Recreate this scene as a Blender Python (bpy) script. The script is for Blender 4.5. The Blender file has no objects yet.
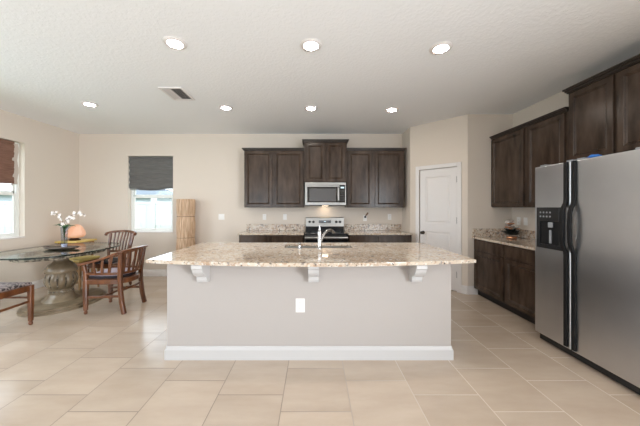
import bpy, bmesh, math, random
from mathutils import Vector, Matrix
PI = math.pi
random.seed(7)
SC = bpy.context.scene
COL = SC.collection

# ---------------------------------------------------------------- camera
cd = bpy.data.cameras.new('camera'); cam = bpy.data.objects.new('camera', cd); COL.objects.link(cam)
cam.location = (0, 0, 1.37); cam.rotation_euler = (PI/2, 0, 0)
cd.sensor_width = 36; cd.lens = 263/640*36
cd.shift_x = 6/640; cd.shift_y = -5.4/640
cd.clip_start = 0.05; cd.clip_end = 200
SC.camera = cam

# ---------------------------------------------------------------- world, sun, large lights, exposure
w = bpy.data.worlds.new('sky'); SC.world = w; w.use_nodes = True
bg = w.node_tree.nodes['Background']
bg.inputs[0].default_value = (0.84, 0.92, 1.0, 1); bg.inputs[1].default_value = 2.4
SC.view_settings.view_transform = 'Standard'; SC.view_settings.look = 'None'
SC.view_settings.gamma = 1; SC.view_settings.use_curve_mapping = False
SC.view_settings.exposure = 0.73
try:
    SC.cycles.max_bounces = 12; SC.cycles.diffuse_bounces = 8; SC.cycles.glossy_bounces = 6; SC.cycles.transparent_max_bounces = 12
except Exception: pass

def area(name, loc, rot, sx, sy, power, color):
    l = bpy.data.lights.new(name, 'AREA'); l.shape = 'RECTANGLE'; l.size = sx; l.size_y = sy
    l.energy = power; l.color = color
    o = bpy.data.objects.new(name, l); COL.objects.link(o); o.location = loc; o.rotation_euler = rot
    return o
# two added fill lights behind the camera, then daylight through the side window
area('fill_rear', (-1.4, -3.40, 1.15), (PI/2+0.95, 0, 0), 4.4, 2.0, 68, (0.76, 0.88, 1.0))  # added fill in place of rear daylight, tilted up to brighten the ceiling
area('fill_right', (3.05, -1.3, 1.45), (PI/2+0.10, 0, 1.02), 2.2, 1.8, 118, (0.86, 0.93, 1.0)).data.spread = math.radians(110)  # added fill with no window behind it, brightens the left wall
area('daylight_side', (-4.80, 1.9, 1.5), (PI/2-0.5, 0, -PI/2), 2.2, 1.6, 34, (0.74, 0.87, 1.0))
CAN_POWER = 76.0

# ---------------------------------------------------------------- materials
def nt_new(name):
    m = bpy.data.materials.new(name); m.use_nodes = True
    return m, m.node_tree, m.node_tree.nodes['Principled BSDF']
def mat(name, col, rough=0.5, metal=0.0, noise=None, bump=None, spec=None, coat=0, emit=None, stretch=(1,1,1)):
    m, t, p = nt_new(name)
    p.inputs['Base Color'].default_value = (*col, 1); p.inputs['Roughness'].default_value = rough
    p.inputs['Metallic'].default_value = metal
    if spec is not None: p.inputs['Specular IOR Level'].default_value = spec
    if coat: p.inputs['Coat Weight'].default_value = coat; p.inputs['Coat Roughness'].default_value = 0.15
    if emit: p.inputs['Emission Color'].default_value = (*emit[0], 1); p.inputs['Emission Strength'].default_value = emit[1]
    tc = t.nodes.new('ShaderNodeTexCoord'); mp = t.nodes.new('ShaderNodeMapping')
    mp.inputs['Scale'].default_value = stretch; t.links.new(tc.outputs['Object'], mp.inputs[0])
    if noise:
        sc_, c2, lo, hi = noise
        n = t.nodes.new('ShaderNodeTexNoise'); n.inputs['Scale'].default_value = sc_; n.inputs['Detail'].default_value = 6
        t.links.new(mp.outputs[0], n.inputs['Vector'])
        r = t.nodes.new('ShaderNodeValToRGB')
        r.color_ramp.elements[0].position = lo; r.color_ramp.elements[0].color = (*col, 1)
        r.color_ramp.elements[1].position = hi; r.color_ramp.elements[1].color = (*c2, 1)
        t.links.new(n.outputs[0], r.inputs[0]); t.links.new(r.outputs[0], p.inputs['Base Color'])
    if bump:
        n = t.nodes.new('ShaderNodeTexNoise'); n.inputs['Scale'].default_value = bump[0]; n.inputs['Detail'].default_value = 4
        t.links.new(mp.outputs[0], n.inputs['Vector'])
        b = t.nodes.new('ShaderNodeBump'); b.inputs['Strength'].default_value = bump[1]; b.inputs['Distance'].default_value = bump[2]
        t.links.new(n.outputs[0], b.inputs['Height']); t.links.new(b.outputs[0], p.inputs['Normal'])
    return m

M = {}
M['wall'] = mat('beige_paint', (0.69, 0.612, 0.53), 0.75, bump=(90, 0.12, 0.003))
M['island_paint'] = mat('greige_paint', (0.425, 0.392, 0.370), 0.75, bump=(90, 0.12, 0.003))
M['white'] = mat('white_trim', (0.76, 0.725, 0.705), 0.35)
M['island_white_shaded'] = mat('shaded_white_trim', (0.54, 0.53, 0.525), 0.4)  # white trim with the weaker light on the island put into its colour
M['vinyl'] = mat('white_vinyl', (0.82, 0.83, 0.80), 0.4)
M['plate'] = mat('white_plate', (0.85, 0.83, 0.80), 0.35)
M['slot'] = mat('dark_slot', (0.05, 0.05, 0.05), 0.6)
M['cab'] = mat('espresso_wood', (0.028, 0.017, 0.011), 0.24, noise=(5, (0.088, 0.058, 0.041), 0.28, 0.74), stretch=(2.2, 2.2, 0.6), spec=0.33)
M['crown'] = mat('dark_crown_wood', (0.026, 0.017, 0.012), 0.35)
M['toe'] = mat('dark_toe_kick', (0.02, 0.015, 0.013), 0.6)
M['steel'] = mat('brushed_steel', (0.56, 0.57, 0.59), 0.30, 1.0, noise=(6, (0.64, 0.65, 0.67), 0.3, 0.7), bump=(40, 0.03, 0.001), stretch=(1, 1, 25))
M['steel_bright'] = mat('satin_steel', (0.40, 0.395, 0.38), 0.28, 1.0)
M['fridge'] = mat('brushed_fridge_steel', (0.63, 0.64, 0.66), 0.34, 1.0, noise=(3, (0.70, 0.71, 0.73), 0.3, 0.7), bump=(30, 0.02, 0.001), stretch=(1, 30, 1))
M['chrome'] = mat('brushed_nickel', (0.50, 0.495, 0.49), 0.2, 1.0)
M['black'] = mat('black_plastic', (0.013, 0.013, 0.014), 0.35)
M['matte_black'] = mat('matte_black', (0.010, 0.010, 0.011), 0.55, spec=0.25)
M['grey_plastic'] = mat('grey_plastic', (0.30, 0.31, 0.33), 0.4)
M['black_glass'] = mat('black_glass', (0.012, 0.012, 0.013), 0.08, coat=0.6)
M['oven_glass'] = mat('smoked_glass', (0.10, 0.10, 0.105), 0.12, coat=0.5)
M['knob'] = mat('dark_bronze', (0.05, 0.04, 0.035), 0.3, 0.8)
M['wood'] = mat('red_brown_teak', (0.080, 0.025, 0.008), 0.28, noise=(9, (0.21, 0.072, 0.024), 0.35, 0.75), stretch=(1.5, 1.5, 0.5), coat=0.3)
M['goldwood'] = mat('golden_brown_wood', (0.30, 0.15, 0.05), 0.35, noise=(9, (0.42, 0.24, 0.09), 0.3, 0.7))
M['yellow'] = mat('yellow_lacquer', (0.66, 0.47, 0.12), 0.35, noise=(7, (0.75, 0.58, 0.20), 0.3, 0.7))
M['cushion'] = mat('mauve_cushion', (0.42, 0.36, 0.42), 0.8, bump=(200, 0.2, 0.002))
M['dark_fabric'] = mat('black_fabric', (0.025, 0.020, 0.025), 0.85)
M['stone'] = mat('taupe_stone', (0.12, 0.083, 0.045), 0.34, noise=(7, (0.26, 0.195, 0.125), 0.3, 0.7))
M['stone_dark'] = mat('antiqued_shade_stone', (0.055, 0.040, 0.027), 0.5, noise=(30, (0.34, 0.29, 0.22), 0.45, 0.6))
M['tray'] = mat('dark_bronze_tray', (0.09, 0.065, 0.05), 0.3, 0.2)
M['leaf'] = mat('green_leaf', (0.03, 0.10, 0.03), 0.4)
M['stem'] = mat('brown_stem', (0.10, 0.07, 0.04), 0.6)
M['petal'] = mat('white_petal', (0.85, 0.80, 0.76), 0.6)
M['petal_heart'] = mat('pink_petal_heart', (0.65, 0.35, 0.30), 0.6)
M['roman'] = mat('grey_woven_shade', (0.105, 0.101, 0.096), 0.85, noise=(12, (0.155, 0.15, 0.142), 0.3, 0.7), bump=(60, 0.5, 0.004), stretch=(0.6, 1, 10))
M['roman_brown'] = mat('brown_woven_shade', (0.16, 0.075, 0.05), 0.85, noise=(12, (0.26, 0.14, 0.10), 0.3, 0.7), bump=(60, 0.5, 0.004), stretch=(1, 0.6, 10))
M['lining'] = mat('pale_lining', (0.55, 0.48, 0.42), 0.9)
M['bamboo'] = mat('pale_wood_strips', (0.46, 0.28, 0.16), 0.5, noise=(16, (0.72, 0.52, 0.35), 0.35, 0.65), stretch=(3, 3, 0.25))
M['cord'] = mat('brown_cord', (0.20, 0.12, 0.07), 0.7)
M['fence'] = mat('white_fence', (0.60, 0.60, 0.60), 0.5)
M['lawn'] = mat('lawn', (0.10, 0.17, 0.05), 0.9, noise=(5, (0.18, 0.25, 0.08), 0.3, 0.7))
M['house'] = mat('pale_stucco', (0.40, 0.44, 0.48), 0.8)
M['roofing'] = mat('grey_shingle', (0.16, 0.19, 0.22), 0.9)
M['hedge'] = mat('dark_foliage', (0.05, 0.08, 0.05), 0.9)
M['dark_leaf'] = mat('near_black_leaf', (0.018, 0.022, 0.016), 0.5)
M['blue'] = mat('blue_cloth', (0.02, 0.16, 0.55), 0.5)
M['copper'] = mat('copper', (0.72, 0.36, 0.20), 0.3, 0.9)
M['silver_ball'] = mat('pale_bead', (0.55, 0.50, 0.46), 0.25, 0.4)
M['light'] = mat('lamp_diffuser', (1, 1, 1), 0.5, emit=((1.0, 0.90, 0.79), CAN_POWER))
M['shell'] = mat('peach_shell', (0.72, 0.36, 0.22), 0.5, noise=(5, (0.80, 0.52, 0.38), 0.3, 0.7), emit=((1.0, 0.45, 0.24), 0.10))
M['lens'] = mat('range_hood_lamp', (1, 1, 1), 0.5, emit=((1.0, 0.78, 0.55), 9.0))
M['lcd'] = mat('clock_display', (0.1, 0.12, 0.13), 0.3, emit=((0.55, 0.75, 0.85), 0.8))

def patterned_fabric():
    m, t, p = nt_new('patterned_black_and_ivory_fabric'); p.inputs['Roughness'].default_value = 0.85
    tc = t.nodes.new('ShaderNodeTexCoord')
    v = t.nodes.new('ShaderNodeTexVoronoi'); v.feature = 'DISTANCE_TO_EDGE'; v.inputs['Scale'].default_value = 24
    t.links.new(tc.outputs['Object'], v.inputs['Vector'])
    r = t.nodes.new('ShaderNodeValToRGB'); r.color_ramp.elements[0].color = (0.26, 0.21, 0.20, 1); r.color_ramp.elements[1].color = (0.03, 0.02, 0.02, 1)
    r.color_ramp.elements[0].position = 0.10; r.color_ramp.elements[1].position = 0.16
    t.links.new(v.outputs['Distance'], r.inputs[0]); t.links.new(r.outputs[0], p.inputs['Base Color'])
    return m
M['pattern'] = patterned_fabric()

def ceiling_mat():
    m, t, p = nt_new('textured_white_ceiling')
    p.inputs['Base Color'].default_value = (0.875, 0.885, 0.895, 1); p.inputs['Roughness'].default_value = 0.85
    tc = t.nodes.new('ShaderNodeTexCoord'); n = t.nodes.new('ShaderNodeTexNoise'); n.inputs['Scale'].default_value = 34; n.inputs['Detail'].default_value = 3
    t.links.new(tc.outputs['Object'], n.inputs['Vector'])
    r = t.nodes.new('ShaderNodeValToRGB'); r.color_ramp.elements[0].position = 0.47; r.color_ramp.elements[1].position = 0.56
    t.links.new(n.outputs[0], r.inputs[0])
    b = t.nodes.new('ShaderNodeBump'); b.inputs['Strength'].default_value = 0.27; b.inputs['Distance'].default_value = 0.004
    t.links.new(r.outputs[0], b.inputs['Height']); t.links.new(b.outputs[0], p.inputs['Normal'])
    return m
M['ceiling'] = ceiling_mat()

def math_node(t, op, a, b=None, c=None):
    n = t.nodes.new('ShaderNodeMath'); n.operation = op
    for i, v in enumerate((a, b, c)):
        if v is None: continue
        if isinstance(v, (int, float)): n.inputs[i].default_value = v
        else: t.links.new(v, n.inputs[i])
    return n.outputs[0]
def mixc(t, f, a, b):
    n = t.nodes.new('ShaderNodeMix'); n.data_type = 'RGBA'
    if isinstance(f, (int, float)): n.inputs[0].default_value = f
    else: t.links.new(f, n.inputs[0])
    for i, v in ((6, a), (7, b)):
        if isinstance(v, tuple): n.inputs[i].default_value = (*v, 1)
        else: t.links.new(v, n.inputs[i])
    return n.outputs[2]

def tile_mat():
    T = 0.4767
    m, t, p = nt_new('beige_porcelain_tile')
    tc = t.nodes.new('ShaderNodeTexCoord'); sp = t.nodes.new('ShaderNodeSeparateXYZ'); t.links.new(tc.outputs['Object'], sp.inputs[0])
    u = math_node(t, 'DIVIDE', math_node(t, 'SUBTRACT', sp.outputs[0], 1.205), T)
    col = math_node(t, 'FLOOR', u)
    v = math_node(t, 'ADD', math_node(t, 'DIVIDE', math_node(t, 'SUBTRACT', sp.outputs[1], 2.242), T), math_node(t, 'DIVIDE', math_node(t, 'ADD', col, 3.0), 3.0))
    row = math_node(t, 'FLOOR', v)
    def edge(q):
        f = math_node(t, 'FRACT', q)
        return math_node(t, 'MINIMUM', f, math_node(t, 'SUBTRACT', 1.0, f))
    eu, ev = edge(u), edge(v)
    e = math_node(t, 'MINIMUM', eu, ev)
    grout = math_node(t, 'LESS_THAN', e, 0.0062)
    cmb = t.nodes.new('ShaderNodeCombineXYZ'); t.links.new(col, cmb.inputs[0]); t.links.new(row, cmb.inputs[1])
    wn = t.nodes.new('ShaderNodeTexWhiteNoise'); t.links.new(cmb.outputs[0], wn.inputs[0])
    # streaky stone figure, offset per tile
    add = t.nodes.new('ShaderNodeVectorMath'); add.operation = 'MULTIPLY_ADD'
    t.links.new(wn.outputs[1], add.inputs[0]); add.inputs[1].default_value = (9, 9, 9)
    mp = t.nodes.new('ShaderNodeMapping'); mp.inputs['Scale'].default_value = (0.8, 2.6, 1); t.links.new(tc.outputs['Object'], mp.inputs[0])
    t.links.new(mp.outputs[0], add.inputs[2])
    n = t.nodes.new('ShaderNodeTexNoise'); n.inputs['Scale'].default_value = 2.0; n.inputs['Detail'].default_value = 7; n.inputs['Roughness'].default_value = 0.6
    t.links.new(add.outputs[0], n.inputs['Vector'])
    r = t.nodes.new('ShaderNodeValToRGB')
    r.color_ramp.elements[0].position = 0.28; r.color_ramp.elements[0].color = (0.470, 0.375, 0.290, 1)
    r.color_ramp.elements[1].position = 0.72; r.color_ramp.elements[1].color = (0.560, 0.462, 0.372, 1)
    t.links.new(n.outputs[0], r.inputs[0])
    tone = math_node(t, 'MULTIPLY_ADD', wn.outputs[0], 0.10, 0.95)
    vm = t.nodes.new('ShaderNodeVectorMath'); vm.operation = 'SCALE'; t.links.new(r.outputs[0], vm.inputs[0]); t.links.new(tone, vm.inputs['Scale'])
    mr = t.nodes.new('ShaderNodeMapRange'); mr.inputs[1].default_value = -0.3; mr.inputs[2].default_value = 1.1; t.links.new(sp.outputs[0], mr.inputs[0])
    c = mixc(t, grout, vm.outputs[0], mixc(t, mr.outputs[0], (0.23, 0.18, 0.145), (0.60, 0.52, 0.44)))  # grout lightens left to right: daylight on the joints put into colour
    t.links.new(c, p.inputs['Base Color'])
    t.links.new(math_node(t, 'MULTIPLY_ADD', grout, 0.5, 0.20), p.inputs['Roughness']); p.inputs['Specular IOR Level'].default_value = 0.75
    b = t.nodes.new('ShaderNodeBump'); b.inputs['Strength'].default_value = 0.5; b.inputs['Distance'].default_value = 0.002
    t.links.new(math_node(t, 'SUBTRACT', 1.0, grout), b.inputs['Height']); t.links.new(b.outputs[0], p.inputs['Normal'])
    return m
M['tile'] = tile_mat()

def granite(name, lift=1.0, rough=0.05, dark=0.0):
    m, t, p = nt_new(name)
    p.inputs['Roughness'].default_value = rough; p.inputs['Specular IOR Level'].default_value = 0.6
    tc = t.nodes.new('ShaderNodeTexCoord')
    def ns(sc_, lo, hi, det=6, st=None, dist=0.0):
        n = t.nodes.new('ShaderNodeTexNoise'); n.inputs['Scale'].default_value = sc_; n.inputs['Detail'].default_value = det
        n.inputs['Distortion'].default_value = dist
        if st:
            mp = t.nodes.new('ShaderNodeMapping'); mp.inputs['Scale'].default_value = st; t.links.new(tc.outputs['Object'], mp.inputs[0]); t.links.new(mp.outputs[0], n.inputs['Vector'])
        else: t.links.new(tc.outputs['Object'], n.inputs['Vector'])
        mr = t.nodes.new('ShaderNodeMapRange'); mr.inputs[1].default_value = lo; mr.inputs[2].default_value = hi; t.links.new(n.outputs[0], mr.inputs[0])
        return mr.outputs[0]
    c = mixc(t, ns(3.2, 0.38, 0.62, dist=0.8), (0.66*lift, 0.57*lift, 0.46*lift), (0.54*lift, 0.42*lift, 0.32*lift))
    c = mixc(t, ns(38, 0.54, 0.60), c, (0.72*lift, 0.67*lift, 0.60*lift))
    c = mixc(t, ns(30, 0.57-dark, 0.62-dark, dist=0.5), c, (0.44, 0.31, 0.22))
    c = mixc(t, ns(46, 0.63-dark, 0.67-dark), c, (0.07, 0.055, 0.05))
    c = mixc(t, ns(17, 0.63-dark, 0.68-dark), c, (0.26, 0.22, 0.20))
    t.links.new(c, p.inputs['Base Color'])
    return m
M['granite'] = granite('cream_granite', 0.96, 0.05, 0.014)
M['granite_splash'] = granite('cream_granite_honed', 0.92, 0.22, 0.035)

def glass_mat(name, tint, gloss=0.03, ior=1.5):
    m = bpy.data.materials.new(name); m.use_nodes = True; t = m.node_tree; t.nodes.clear()
    out = t.nodes.new('ShaderNodeOutputMaterial'); mx = t.nodes.new('ShaderNodeMixShader')
    tr = t.nodes.new('ShaderNodeBsdfTransparent'); tr.inputs[0].default_value = (*tint, 1)
    gl = t.nodes.new('ShaderNodeBsdfGlossy'); gl.inputs['Roughness'].default_value = gloss
    fr = t.nodes.new('ShaderNodeFresnel'); fr.inputs[0].default_value = ior
    ge = t.nodes.new('ShaderNodeNewGeometry')
    ff = math_node(t, 'MULTIPLY', fr.outputs[0], math_node(t, 'SUBTRACT', 1.0, ge.outputs['Backfacing']))
    t.links.new(ff, mx.inputs[0]); t.links.new(tr.outputs[0], mx.inputs[1]); t.links.new(gl.outputs[0], mx.inputs[2])
    t.links.new(mx.outputs[0], out.inputs[0])
    return m
M['pane'] = glass_mat('window_glass', (0.97, 0.98, 0.98))
M['table_glass'] = glass_mat('clear_table_glass', (0.90, 0.95, 0.93), ior=1.7)
M['vase_glass'] = glass_mat('vase_glass', (0.86, 0.89, 0.93))
M['glass_edge'] = mat('glass_edge', (0.008, 0.022, 0.020), 0.1, coat=0.5)

# ---------------------------------------------------------------- mesh helpers
def box(bm, x0, x1, y0, y1, z0, z1, bev=0.0, seg=2):
    x0, x1 = sorted((x0, x1)); y0, y1 = sorted((y0, y1)); z0, z1 = sorted((z0, z1))
    m = Matrix.Translation(((x0+x1)/2, (y0+y1)/2, (z0+z1)/2)) @ Matrix.Diagonal((x1-x0, y1-y0, z1-z0, 1))
    vs = bmesh.ops.create_cube(bm, size=1, matrix=m)['verts']
    if bev > 0:
        es = {e for v in vs for e in v.link_edges}
        bmesh.ops.bevel(bm, geom=list(es), offset=bev, segments=seg, affect='EDGES', profile=0.5)
def prism(bm, pts, z0, z1, bev=0.0):
    """outline pts (x, y) counter-clockwise extruded from z0 to z1"""
    a = [bm.verts.new((x, y, z0)) for x, y in pts]; b = [bm.verts.new((x, y, z1)) for x, y in pts]
    n = len(pts); fs = []
    fs.append(bm.faces.new(a[::-1])); top = bm.faces.new(b)
    for i in range(n):
        j = (i+1) % n; bm.faces.new((a[i], a[j], b[j], b[i]))
    if bev > 0:
        es = [e for e in top.edges]+[e for e in fs[0].edges]
        bmesh.ops.bevel(bm, geom=es, offset=bev, segments=2, affect='EDGES', profile=0.5)
def sweep(bm, pts, w, h, up=(0, 0, 1), round_=False, seg=8, taper=None):
    """section w (sideways) by h (along up) carried along pts"""
    pts = [Vector(p) for p in pts]; up = Vector(up); rings = []
    for i, p in enumerate(pts):
        t = (pts[min(i+1, len(pts)-1)] - pts[max(i-1, 0)]).normalized()
        s = t.cross(up)
        if s.length < 1e-4: s = t.cross(Vector((1, 0.01, 0)))
        s.normalize(); u = s.cross(t).normalized()
        k = taper[i] if taper else 1
        if round_: sec = [(math.cos(2*PI*a/seg)*w/2*k, math.sin(2*PI*a/seg)*h/2*k) for a in range(seg)]
        else:
            c = min(w, h)*0.18*k; W, H = w/2*k, h/2*k
            sec = [(-W+c, -H), (W-c, -H), (W, -H+c), (W, H-c), (W-c, H), (-W+c, H), (-W, H-c), (-W, -H+c)]
        rings.append([bm.verts.new(p + s*a + u*b) for a, b in sec])
    n = len(rings[0])
    for r0, r1 in zip(rings, rings[1:]):
        for i in range(n):
            j = (i+1) % n; bm.faces.new((r0[i], r0[j], r1[j], r1[i]))
    bm.faces.new(rings[0][::-1]); bm.faces.new(rings[-1])
def lathe(bm, prof, c=(0, 0, 0), seg=24, sx=1, sy=1, f=None, axis='z', sign=1):
    """prof: (radius, height) pairs; f(theta, r, z) may change the radius"""
    rings = []
    for r, z in prof:
        ring = []
        for k in range(seg):
            th = 2*PI*k/seg; rr = f(th, r, z) if f else r
            a, b = rr*math.cos(th)*sx, rr*math.sin(th)*sy
            if axis == 'z': v = (c[0]+a, c[1]+b, c[2]+z)
            elif axis == 'y': v = (c[0]+a, c[1]+sign*z, c[2]+b)
            else: v = (c[0]+sign*z, c[1]+a, c[2]+b)
            ring.append(bm.verts.new(v))
        rings.append(ring)
    for r0, r1 in zip(rings, rings[1:]):
        for i in range(seg):
            j = (i+1) % seg; bm.faces.new((r0[i], r0[j], r1[j], r1[i]))
    if prof[0][0] > 0: bm.faces.new(rings[0][::-1])
    if prof[-1][0] > 0: bm.faces.new(rings[-1])
def ell(cx, cy, a, b, n=64): return [(cx+a*math.cos(2*PI*i/n), cy+b*math.sin(2*PI*i/n)) for i in range(n)]

def link(name, bm, m, parent=None, smooth=False, mats=None):
    bmesh.ops.recalc_face_normals(bm, faces=bm.faces)
    me = bpy.data.meshes.new(name); bm.to_mesh(me); bm.free()
    for q in (mats or [m]): me.materials.append(q)
    if smooth:
        for p in me.polygons: p.use_smooth = True
        try: me.set_sharp_from_angle(angle=math.radians(40))
        except Exception: pass
    o = bpy.data.objects.new(name, me); COL.objects.link(o)
    if parent is not None: o.parent = parent
    return o
def B(): return bmesh.new()
def tag(o, label, cat, group=None):
    o['label'] = label; o['category'] = cat
    if group: o['group'] = group
    return o
def thing(name, label, cat, loc=(0, 0, 0), rz=0, group=None):
    o = bpy.data.objects.new(name, None); COL.objects.link(o); o.location = loc; o.rotation_euler = (0, 0, rz)
    o.empty_display_size = 0.1
    return tag(o, label, cat, group)
def struct(name, bm, m, parent=None, smooth=False):
    o = link(name, bm, m, parent, smooth)
    if parent is None: o['kind'] = 'structure'
    return o
def boxpart(name, m, parent, *dims, bev=0.0, smooth=False):
    bm = B(); box(bm, *dims, bev=bev); return link(name, bm, m, parent, smooth)
def dup(root, loc, rz=None, label=None, group=None):
    r = root.copy(); COL.objects.link(r); r.location = loc
    if rz is not None: r.rotation_euler = (0, 0, rz)
    if label: r['label'] = label
    if group: r['group'] = group
    for ch in list(root.children):
        c = ch.copy(); COL.objects.link(c); c.parent = r
        for g in list(ch.children):
            d = g.copy(); COL.objects.link(d); d.parent = c
    return r

# ---------------------------------------------------------------- room shell
CZ = 2.845; XL = -4.71; YB = 5.27; XR = 3.14; YR = -3.6
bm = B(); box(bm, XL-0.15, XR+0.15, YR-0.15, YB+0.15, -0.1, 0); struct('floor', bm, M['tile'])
bm = B(); box(bm, XL-0.15, XR+0.15, YR-0.15, YB+0.15, CZ, CZ+0.1); struct('ceiling', bm, M['ceiling'])
def wall_with_holes(bm, axis, fixed0, fixed1, a0, a1, holes):
    """holes sorted along a: (h0, h1, z0, z1)"""
    def bx(p0, p1, z0, z1):
        if p1-p0 < 1e-5 or z1-z0 < 1e-5: return
        if axis == 'x': box(bm, p0, p1, fixed0, fixed1, z0, z1)
        else: box(bm, fixed0, fixed1, p0, p1, z0, z1)
    cur = a0
    for h0, h1, z0, z1 in holes:
        bx(cur, h0, 0, CZ); bx(h0, h1, 0, z0); bx(h0, h1, z1, CZ); cur = h1
    bx(cur, a1, 0, CZ)
WB = (-3.727, -2.825, 0.872, 2.405)     # window in the back wall
WL = (3.20, 4.28, 0.885, 2.42)          # window in the side wall
WS = (0.7, 2.95, 0.60, 2.42)            # window beyond the frame
bm = B(); wall_with_holes(bm, 'x', YB, YB+0.15, XL-0.15, XR+0.15, [WB]); struct('wall_back', bm, M['wall'])
bm = B(); wall_with_holes(bm, 'y', XL-0.15, XL, YR, YB, [WS, WL]); struct('wall_left', bm, M['wall'])
bm = B(); box(bm, XR, XR+0.15, YR, YB, 0, CZ); struct('wall_right', bm, M['wall'])
bm = B(); wall_with_holes(bm, 'x', YR-0.15, YR, XL-0.15, XR+0.15, [(-4.0, -1.6, 0.02, 2.45)]); struct('wall_rear', bm, M['wall'])
# pantry: corner closet with a 45 degree face holding the door
PX0, PY0, PX1, PY1 = 1.765, 4.825, 2.43, 4.16
dirv = Vector((PX1-PX0, PY1-PY0, 0)).normalized(); nrm = Vector((dirv.y, -dirv.x, 0))   # nrm points to the room
nrm = nrm if nrm.dot(Vector((-1, -1, 0))) > 0 else -nrm
def onw(s, d=0.0): p = Vector((PX0, PY0, 0)) + dirv*s + nrm*d; return (p.x, p.y)
D0, D1 = 0.165, 0.795                   # the door opening along the wall
bm = B()
pts = [(PX0, YB), (PX0, PY0), onw(D0), onw(D0, -0.11), onw(D1, -0.11), onw(D1), (PX1, PY1), (XR, PY1), (XR, YB)]
prism(bm, pts, 0, 2.05)
prism(bm, [(PX0, YB), (PX0, PY0), (PX1, PY1), (XR, PY1), (XR, YB)], 2.05, CZ)
struct('wall_pantry', bm, M['wall'])

# baseboards
def bb_prof(bm, p0, p1, n, h=0.13, t=0.015):
    p0 = Vector(p0); p1 = Vector(p1); n = Vector(n).normalized()
    prof = [(0, 0), (t, 0), (t, h-0.03), (t*0.7, h-0.012), (t*0.45, h), (0, h)]
    A = [bm.verts.new((p0.x+n.x*a, p0.y+n.y*a, b)) for a, b in prof]; C = [bm.verts.new((p1.x+n.x*a, p1.y+n.y*a, b)) for a, b in prof]
    for i in range(len(prof)):
        j = (i+1) % len(prof); bm.faces.new((A[i], A[j], C[j], C[i]))
    bm.faces.new(A[::-1]); bm.faces.new(C)
bm = B(); bb_prof(bm, (XL, YB), (-1.345, YB), (0, -1)); struct('baseboard_back', bm, M['white'])
bm = B(); bb_prof(bm, (XL, YR), (XL, YB-0.015), (1, 0)); struct('baseboard_left', bm, M['white'])
bm = B(); bb_prof(bm, onw(0.01), onw(D0-0.06), nrm); bb_prof(bm, onw(D1+0.06), onw(0.94), nrm); bb_prof(bm, (PX1, PY1), (2.58, PY1), (0, -1))
struct('baseboard_pantry', bm, M['white'])
bm = B(); bb_prof(bm, (XR, YR), (XR, 1.7), (-1, 0)); struct('baseboard_right', bm, M['white'])

# pantry door, built in a local frame: x along the wall, -y to the room
def local_frame(o):
    o.location = (PX0, PY0, 0); o.rotation_euler = (0, 0, math.atan2(dirv.y, dirv.x))
def panel_face(bm, x0, x1, z0, z1, y, prof, back, ox0=None):
    """front relief of nested rectangular rings; prof = (inset, y-offset); y grows away from the viewer"""
    rings = []
    for ins, dy in prof:
        rings.append([bm.verts.new((a, y+dy, b)) for a, b in ((x0+ins, z0+ins), (x1-ins, z0+ins), (x1-ins, z1-ins), (x0+ins, z1-ins))])
    for r0, r1 in zip(rings, rings[1:]):
        for i in range(4):
            j = (i+1) % 4; bm.faces.new((r0[i], r0[j], r1[j], r1[i]))
    bm.faces.new(rings[-1])
    return rings[0]
dr = thing('door_1', 'white two-panel pantry door in the angled corner wall', 'door'); del dr['category']; del dr['label']; dr['kind'] = 'structure'
local_frame(dr)
bm = B()
dx0, dx1, dz0, dz1, yf = D0+0.012, D1-0.012, 0.012, 2.035, 0.012
zz = [dz0, 0.22, 0.955, 1.10, 1.90, dz1]; xx = [dx0, dx0+0.10, dx1-0.10, dx1]
prof = [(0, 0), (0.006, 0.006), (0.022, 0.008), (0.040, 0.0025), (0.048, 0.002)]
box(bm, dx0, dx1, yf+0.03, yf+0.04, dz0, dz1)
for i in range(3):
    for j in range(5):
        if i == 1 and j in (1, 3): panel_face(bm, xx[i], xx[i+1], zz[j], zz[j+1], yf, prof, 0)
        else: panel_face(bm, xx[i], xx[i+1], zz[j], zz[j+1], yf, [(0, 0)], 0)
for a in (dx0, dx1):
    bm.faces.new([bm.verts.new(v) for v in ((a, yf, dz0), (a, yf+0.03, dz0), (a, yf+0.03, dz1), (a, yf, dz1))])
bmesh.ops.remove_doubles(bm, verts=bm.verts, dist=1e-4)
o = link('door_panel', bm, M['white'], dr)
bm = B()
cw = 0.06
for (a, b, c, d) in ((D0-cw, D0+0.006, 0, 2.045+cw), (D1-0.006, D1+cw, 0, 2.045+cw), (D0+0.006, D1-0.006, 2.039, 2.045+cw)):
    box(bm, a, b, -0.016, 0, c, d, bev=0.004)
link('door_casing', bm, M['white'], dr)
bm = B()
lathe(bm, [(0.030, 0), (0.030, 0.006), (0.012, 0.010), (0.010, 0.030), (0.018, 0.036), (0.027, 0.048), (0.027, 0.058), (0.018, 0.066), (0.0, 0.068)], (dx0+0.055, yf, 0.93), 20, axis='y', sign=-1)
link('door_knob', bm, M['knob'], dr, True)
for z in (0.28, 1.16, 1.83):
    bm = B(); box(bm, dx1-0.004, dx1+0.012, yf-0.012, yf+0.002, z-0.045, z+0.045, bev=0.002)
    lathe(bm, [(0.007, 0), (0.007, 0.10)], (dx1+0.004, yf-0.014, z-0.05), 10)
    link('hinge', bm, M['knob'], dr)

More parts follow.
